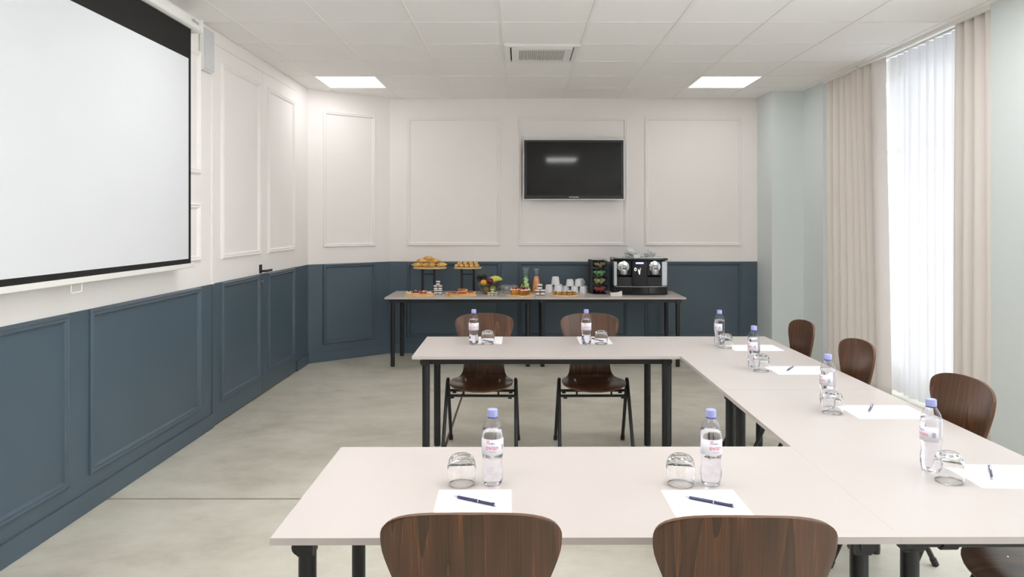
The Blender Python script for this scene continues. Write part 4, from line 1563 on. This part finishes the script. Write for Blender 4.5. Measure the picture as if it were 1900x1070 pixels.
# ------------------------------------------------------------------ stacked white cups, mouth down
def make_cup(label, loc, group, rb, rt, h, rz):
    t = thing('coffee_cup', label, 'cup', loc, rz, group)
    bm = bmesh.new()
    lathe(bm, [(rb - 0.003, 0), (rb, 0.001), (rb * 0.985, h * 0.15), (rt * 1.04, h * 0.88), (rt, h * 0.97), (rt - 0.004, h), (rt - 0.012, h), (rt - 0.014, h - 0.003), (0, h - 0.003)], 28)
    lathe(bm, [(rb - 0.003, 0), (rt * 0.9, h * 0.9), (0, h * 0.9)], 28)
    bmesh.ops.remove_doubles(bm, verts=bm.verts[:], dist=1e-6)
    obj('cup_body', bm, 'china', t, smooth=True)
    bm = bmesh.new()
    tube(bm, [(0, -rb * 0.93, h * 0.25), (0, -rb - 0.012, h * 0.28), (0, -rb - 0.016, h * 0.5), (0, -rt - 0.014, h * 0.72), (0, -rt * 1.02, h * 0.74)], 0.0038, 8)
    obj('handle', bm, 'china', t, smooth=True)
    return t


for x, y, z, a in ((-0.065, 0.02, 0, 2.2), (0.030, -0.03, 0, 1.0), (0.045, 0.085, 0, 2.0), (0.005, 0.02, 0.087, 2.8)):
    make_cup('tall white cup on top of the stack nearest the juice carafe' if z else 'tall white cup at the foot of the stack nearest the juice carafe', (0.385 + x, 7.94 + y, TZ + z), 'tall white cups', 0.048, 0.037, 0.087, a)
for x, y, z, a in ((-0.092, 0.03, 0, 2.4), (-0.005, -0.04, 0, -0.5), (0.088, -0.035, 0, 0.3), (0.100, 0.060, 0, 1.9), (0.002, 0.062, 0, 3.0),
                   (-0.055, -0.008, 0.074, 2.3), (0.040, -0.010, 0.074, 0.4), (0.068, 0.082, 0.074, 0.9)):
    make_cup('short white cup in the upper layer beside the capsule tower' if z else 'short white cup in the lower layer beside the capsule tower', (0.602 + x, 7.94 + y, TZ + z), 'short white cups', 0.044, 0.035, 0.074, a)

# ------------------------------------------------------------------ chocolate pastries on the oval board
EB = Vector((0.47, 7.605, TZ))
flat_board('oval wooden board with chocolate-drizzled pastries', EB, 0, ellipse(0.155, 0.115))
for i, (x, y, a) in enumerate(((-0.105, 0.01, 1.2), (-0.055, -0.03, 1.4), (-0.005, -0.04, 1.5), (0.045, -0.04, 1.7), (0.095, -0.01, 1.9), (-0.045, 0.05, 1.5), (0.01, 0.05, 1.6), (0.06, 0.045, 1.5))):
    t = thing('chocolate_pastry', 'custard pastry with chocolate drizzle on the oval board', 'pastry', EB + Vector((x, y, 0.014)), a, 'chocolate pastries on the oval board')
    bm = bun_bm(0.085, 0.045, 0.03)
    for v in bm.verts:
        v.co.z += 0.015
    obj('pastry', bm, 'cakeyellow', t, smooth=True)
    bm = bun_bm(0.07, 0.036, 0.02)
    for v in bm.verts:
        v.co.z += 0.025
    obj('chocolate_icing', bm, 'choc', t, smooth=True)
    bm = bmesh.new()
    tube(bm, [(-0.03 + 0.006 * k, 0.014 * (-1) ** k, 0.0345) for k in range(11)], 0.0022, 6)
    obj('sugar_drizzle', bm, 'sugar', t, smooth=True)

# ------------------------------------------------------------------ capsule tower
CT = Vector((0.850, 7.84, TZ))
t = thing('capsule_tower', 'black four-tier capsule dispenser with clear round dishes', 'capsule dispenser', CT, math.radians(10))
obj('back_panel', bx(-0.085, 0.085, 0.06, 0.09, 0, 0.365), 'blackgloss', t, bevel=0.004)
obj('side_column', bx(-0.092, -0.068, -0.03, 0.09, 0, 0.37), 'blackmatt', t, bevel=0.004)
bm = bmesh.new(); lathe(bm, [(0, 0), (0.085, 0), (0.088, 0.004), (0.088, 0.012), (0, 0.012)], 32)
obj('base_plate', bm, 'blackgloss', t, (0.0, -0.01, 0), smooth=True)
bm = bmesh.new(); lathe(bm, [(0, 0.366), (0.088, 0.366), (0.091, 0.372), (0.088, 0.38), (0.06, 0.387), (0, 0.389)], 32)
obj('top_lid', bm, 'silver', t, (0.0, 0.0, 0), smooth=True)
capbm = bmesh.new(); lathe(capbm, [(0, 0), (0.010, 0), (0.0125, 0.003), (0.0155, 0.022), (0.0155, 0.024), (0, 0.024)], 14)
cap_cols = [['capred'], ['capmint', 'caporange', 'capmint', 'banana', 'capmint', 'capmint', 'banana', 'capmint', 'caporange'], ['capgreen'], ['capgold', 'choc', 'capgold', 'capgold', 'choc', 'capgold']]
cap_base = obj('tmp', capbm, 'foil', smooth=True)
cap_mesh = cap_base.data
bpy.data.objects.remove(cap_base)
cap_cache = {}
tier_name = ['red coffee capsule in the lowest dish of the capsule tower', 'pale green or orange capsule in the second dish from the tower base',
             'green coffee capsule in the third dish from the tower base', 'gold or brown capsule in the top dish of the tower']
for k in range(4):
    zb = 0.014 + k * 0.088
    bm = bmesh.new()
    lathe(bm, [(0, 0.0), (0.045, 0.0), (0.068, 0.014), (0.080, 0.04), (0.083, 0.06), (0.0815, 0.06), (0.078, 0.041), (0.066, 0.016), (0.044, 0.002), (0, 0.002)], 28)
    dsh = obj('dish', bm, 'carafe', t, (0.008, -0.02, zb + 0.004), smooth='all')
    bm = bmesh.new()
    lathe(bm, [(0.076, 0.068), (0.086, 0.068), (0.086, 0.075), (0.076, 0.075), (0.076, 0.068)], 28)
    obj('shelf_ring', bm, 'blackgloss', t, (0.008, -0.02, zb + 0.002), smooth=True)
    rr = random.Random(k)
    n = 0
    for lay, (cnt, rad) in enumerate(((5, 0.034), (8, 0.052))):
        for i in range(cnt):
            a = 2 * PI * i / cnt + 0.3 * lay - PI / 2
            mm = cap_cols[k][n % len(cap_cols[k])]
            n += 1
            if mm not in cap_cache:
                me = cap_mesh.copy(); me.materials.clear(); me.materials.append(M[mm]); cap_cache[mm] = me
            loc = CT + Matrix.Rotation(math.radians(10), 3, 'Z') @ Vector((0.008 + rad * math.cos(a), -0.02 + rad * math.sin(a), zb + 0.012 + lay * 0.022))
            o = obj_me('coffee_capsule', cap_cache[mm], None, loc, (rr.uniform(-0.6, 0.6), rr.uniform(-0.6, 0.6), 0))
            tag(o, tier_name[k], 'capsule', 'capsules in tower dish %s' % ('one', 'two', 'three', 'four')[k])

# ------------------------------------------------------------------ coffee machine
CM = Vector((1.285, 7.83, TZ))
t = thing('coffee_machine', 'black twin-head coffee machine with silver side panels on the buffet table', 'coffee machine', CM)
W2, D0, D1 = 0.286, -0.165, 0.20
def outline(w, d0, d1, bulge):
    n = 14
    return [(w, d1), (-w, d1)] + [(-w + 2 * w * i / n, d0 - bulge * math.sin(PI * i / n)) for i in range(n + 1)]
bm = bmesh.new(); prism(bm, outline(W2, D0 + 0.02, D1, 0.03), 0.006, 0.088)
obj('base', bm, 'blackmatt', t, bevel=0.004)
bm = bmesh.new(); prism(bm, outline(W2 - 0.02, D0 + 0.03, D1 - 0.02, 0.03), 0.0, 0.006)
obj('feet_plate', bm, 'black', t)
for a, b in ((-0.272, -0.098), (-0.094, 0.072), (0.076, 0.272)):
    n = 8
    pts = [(a + (b - a) * i / n, D0 + 0.012 - 0.03 * math.sin(PI * ((a + (b - a) * i / n) + W2) / (2 * W2))) for i in range(n + 1)]
    bm = bmesh.new(); prism(bm, [(b, 0.0), (a, 0.0)] + pts, 0.012, 0.085)
    obj('drip_drawer', bm, 'blackgloss', t, bevel=0.003)
    bm = bmesh.new(); prism(bm, [(b, -0.10), (a, -0.10)] + pts, 0.088, 0.0915)
    obj('tray_trim', bm, 'silver', t)
obj('rear_body', bx(-W2, W2, -0.02, D1, 0.088, 0.372), 'blackmatt', t, bevel=0.005)
obj('centre_panel', bx(-0.092, 0.072, -0.135, -0.02, 0.0915, 0.365), 'blackgloss', t, bevel=0.005)
for s, x0, x1 in ((-1, -W2, -0.25), (1, 0.226, W2)):
    obj('side_panel', bx(x0, x1, -0.125, -0.02, 0.095, 0.355), 'silver', t, bevel=0.006)
obj('head_housing', bx(-0.25, -0.092, -0.115, -0.02, 0.205, 0.365), 'blackgloss', t, bevel=0.005)
obj('head_housing', bx(0.072, 0.226, -0.115, -0.02, 0.205, 0.365), 'blackgloss', t, bevel=0.005)
obj('cup_shelf', bx(-0.25, -0.092, -0.128, -0.02, 0.0915, 0.19), 'blackmatt', t, bevel=0.004)
obj('cup_shelf', bx(0.072, 0.226, -0.128, -0.02, 0.0915, 0.19), 'blackmatt', t, bevel=0.004)
bm = bmesh.new(); prism(bm, outline(W2 + 0.004, D0 + 0.03, D1, 0.02), 0.368, 0.389)
obj('top_plate', bm, 'blackgloss', t, bevel=0.004)
bm = bmesh.new()
box(bm, -0.25, 0.25, -0.09, -0.082, 0.389, 0.394); box(bm, -0.25, 0.25, 0.14, 0.148, 0.389, 0.394)
box(bm, -0.25, -0.242, -0.082, 0.14, 0.389, 0.394); box(bm, 0.242, 0.25, -0.082, 0.14, 0.389, 0.394)
obj('cup_rail', bm, 'chrome', t)
for cx in (-0.183, 0.148):
    bm = bmesh.new()
    lathe(bm, [(0, 0.0), (0.066, 0.0), (0.066, 0.018), (0.060, 0.028), (0.03, 0.036), (0, 0.038)], 36)
    h = obj('brew_head', bm, 'chrome', t, (cx, -0.113, 0.300), (PI / 2, 0, 0), smooth=True)
    bm = bmesh.new()
    tube(bm, [(0, 0.012, 0.03), (0, -0.022, 0.045), (0, -0.055, 0.048), (0, -0.075, 0.046)], 0.03, 18, radii=[0.028, 0.038, 0.038, 0.036])
    sp = obj('spout', bm, 'silver', h, smooth=True)
    bm = bmesh.new(); box(bm, -0.018, 0.018, -0.022, -0.012, 0.070, 0.0865)
    obj('lever_slot', bm, 'blackgloss', h)
    bm = bmesh.new(); tube(bm, [(0, -0.074, 0.046), (0, -0.090, 0.046)], 0.028, 16)
    obj('spout_outlet', bm, 'blackmatt', h, smooth=True)
    obj('name_plate', bx(cx - 0.018, cx + 0.018, -0.1165, -0.1145, 0.356, 0.3615), 'silver', t)
obj('display', bx(-0.052, 0.030, -0.1375, -0.1345, 0.330, 0.346), 'display', t)
bm = bmesh.new()
n = 20
vi = [bm.verts.new((-0.056 + 0.007 * math.cos(2 * PI * i / n), -0.1356, 0.272 + 0.011 * math.sin(2 * PI * i / n))) for i in range(n)]
vo = [bm.verts.new((-0.056 + 0.013 * math.cos(2 * PI * i / n), -0.1356, 0.272 + 0.018 * math.sin(2 * PI * i / n))) for i in range(n)]
for i in range(n):
    bm.faces.new((vi[i], vi[(i + 1) % n], vo[(i + 1) % n], vo[i]))
obj('dial_ring', bm, 'icon', t)
bm = bmesh.new()
tube(bm, [(-0.002, -0.137, 0.285), (-0.012, -0.137, 0.25), (-0.010, -0.137, 0.222)], 0.004, 8, radii=[0.0015, 0.006, 0.003])
tube(bm, [(-0.026, -0.137, 0.275), (-0.022, -0.137, 0.25), (-0.012, -0.137, 0.215)], 0.004, 8, radii=[0.0015, 0.005, 0.003])
obj('lit_icon', bm, 'icon', t)

# bowls and sachets on top of the machine
ZM = TZ + 0.3895
def glass_bowl(label, loc, R, h):
    bm = bmesh.new()
    lathe(bm, [(0, 0), (R * 0.5, 0), (R * 0.8, h * 0.3), (R, h), (R - 0.002, h), (R * 0.78, h * 0.33), (R * 0.48, 0.004), (0, 0.004)], 28)
    return tag(obj('glass_bowl', bm, 'carafe', None, loc, smooth='all'), label, 'bowl', 'glass bowls on the coffee machine')
SB1, SB2 = Vector((1.195, 7.80, ZM)), Vector((1.40, 7.80, ZM))
glass_bowl('clear bowl of white sugar sachets on the coffee machine', SB1, 0.072, 0.055)
glass_bowl('clear bowl of white and black sweets on the coffee machine', SB2, 0.066, 0.05)
rr = random.Random(8)
sm = obj('tmp', bx(-0.030, 0.030, -0.013, 0.013, -0.0035, 0.0035), 'sweet', bevel=0.002)
sme = sm.data; bpy.data.objects.remove(sm)
for i in range(14):
    a = rr.uniform(0, 2 * PI); r_ = rr.uniform(0, 0.036)
    o = obj_me('sugar_sachet', sme, None, SB1 + Vector((r_ * math.cos(a), r_ * math.sin(a), 0.03 + 0.005 * i)), (rr.uniform(-0.7, 0.7), rr.uniform(-0.7, 0.7), rr.uniform(0, 3)))
    tag(o, 'white sugar sachet in the clear bowl on the coffee machine', 'sachet', 'sugar sachets')
bm = bmesh.new(); ball(bm, (0, 0, 0), 0.011, 2)
o = obj('tmp', bm, 'sweet', smooth='all'); swm = o.data; bpy.data.objects.remove(o)
bm = bmesh.new()
for j in range(5):
    a = 2.4 * j
    v = Vector((math.cos(a), math.sin(a), 0.6 * math.sin(3.1 * j))).normalized() * 0.0102
    ball(bm, v, 0.0028, 1)
o = obj('tmp', bm, 'speck'); spm = o.data; bpy.data.objects.remove(o)
for lay, (cnt, rad, z) in enumerate(((5, 0.026, 0.018), (8, 0.040, 0.038), (7, 0.034, 0.058), (4, 0.018, 0.076), (1, 0.0, 0.092))):
    for i in range(cnt):
        a = 2 * PI * i / cnt + lay * 0.4
        o = obj_me('wrapped_sweet', swm, None, SB2 + Vector((rad * math.cos(a), rad * math.sin(a), z)), (rr.uniform(0, 3), rr.uniform(0, 3), 0))
        tag(o, 'small white sweet with black specks in the clear bowl', 'sweet', 'speckled sweets in the bowl')
        c = obj_me('speckles', spm, o)
bm = bmesh.new()
prism(bm, rrect(0.068, 0.05, 0.008), 0, 0.004)
pts_o, pts_i = rrect(0.072, 0.054, 0.008), rrect(0.062, 0.044, 0.006)
n = len(pts_o)
vo0 = [bm.verts.new((p[0], p[1], 0.003)) for p in pts_o]; vo1 = [bm.verts.new((p[0], p[1], 0.04)) for p in pts_o]
vi0 = [bm.verts.new((p[0], p[1], 0.003)) for p in pts_i]; vi1 = [bm.verts.new((p[0], p[1], 0.04)) for p in pts_i]
for i in range(n):
    j = (i + 1) % n
    bm.faces.new((vo0[i], vo0[j], vo1[j], vo1[i])); bm.faces.new((vo1[i], vo1[j], vi1[j], vi1[i])); bm.faces.new((vi1[i], vi1[j], vi0[j], vi0[i])); bm.faces.new((vi0[i], vi0[j], vo0[j], vo0[i]))
tag(obj('sugar_box', bm, 'china', None, (1.245, 7.715, ZM)), 'small white open box between the bowls on the coffee machine', 'box')

# folded paper napkins
for i in range(3):
    bm = bmesh.new()
    nx, ny = 10, 6
    top = [[bm.verts.new((-0.058 + 0.116 * a / nx, -0.04 + 0.08 * b / ny, 0.010 + 0.010 * (a / nx) ** 4 * (i + 1) * 0.6)) for a in range(nx + 1)] for b in range(ny + 1)]
    bot = [[bm.verts.new((-0.058 + 0.116 * a / nx, -0.04 + 0.08 * b / ny, 0.0 + 0.010 * (a / nx) ** 4 * i * 0.6)) for a in range(nx + 1)] for b in range(ny + 1)]
    for b in range(ny):
        for a in range(nx):
            bm.faces.new((top[b][a], top[b][a + 1], top[b + 1][a + 1], top[b + 1][a]))
            bm.faces.new((bot[b][a], bot[b + 1][a], bot[b + 1][a + 1], bot[b][a + 1]))
    for a in range(nx):
        bm.faces.new((bot[0][a], bot[0][a + 1], top[0][a + 1], top[0][a])); bm.faces.new((bot[ny][a], top[ny][a], top[ny][a + 1], bot[ny][a + 1]))
    for b in range(ny):
        bm.faces.new((bot[b][0], top[b][0], top[b + 1][0], bot[b + 1][0])); bm.faces.new((bot[b][nx], bot[b + 1][nx], top[b + 1][nx], top[b][nx]))
    o = obj('paper_napkin', bm, 'napkin', None, (1.01, 7.60, TZ + 0.0108 * i), (0, 0, 0.03), smooth=True)
    tag(o, 'folded white paper napkin in the little stack before the coffee machine', 'napkin', 'napkins by the coffee machine')
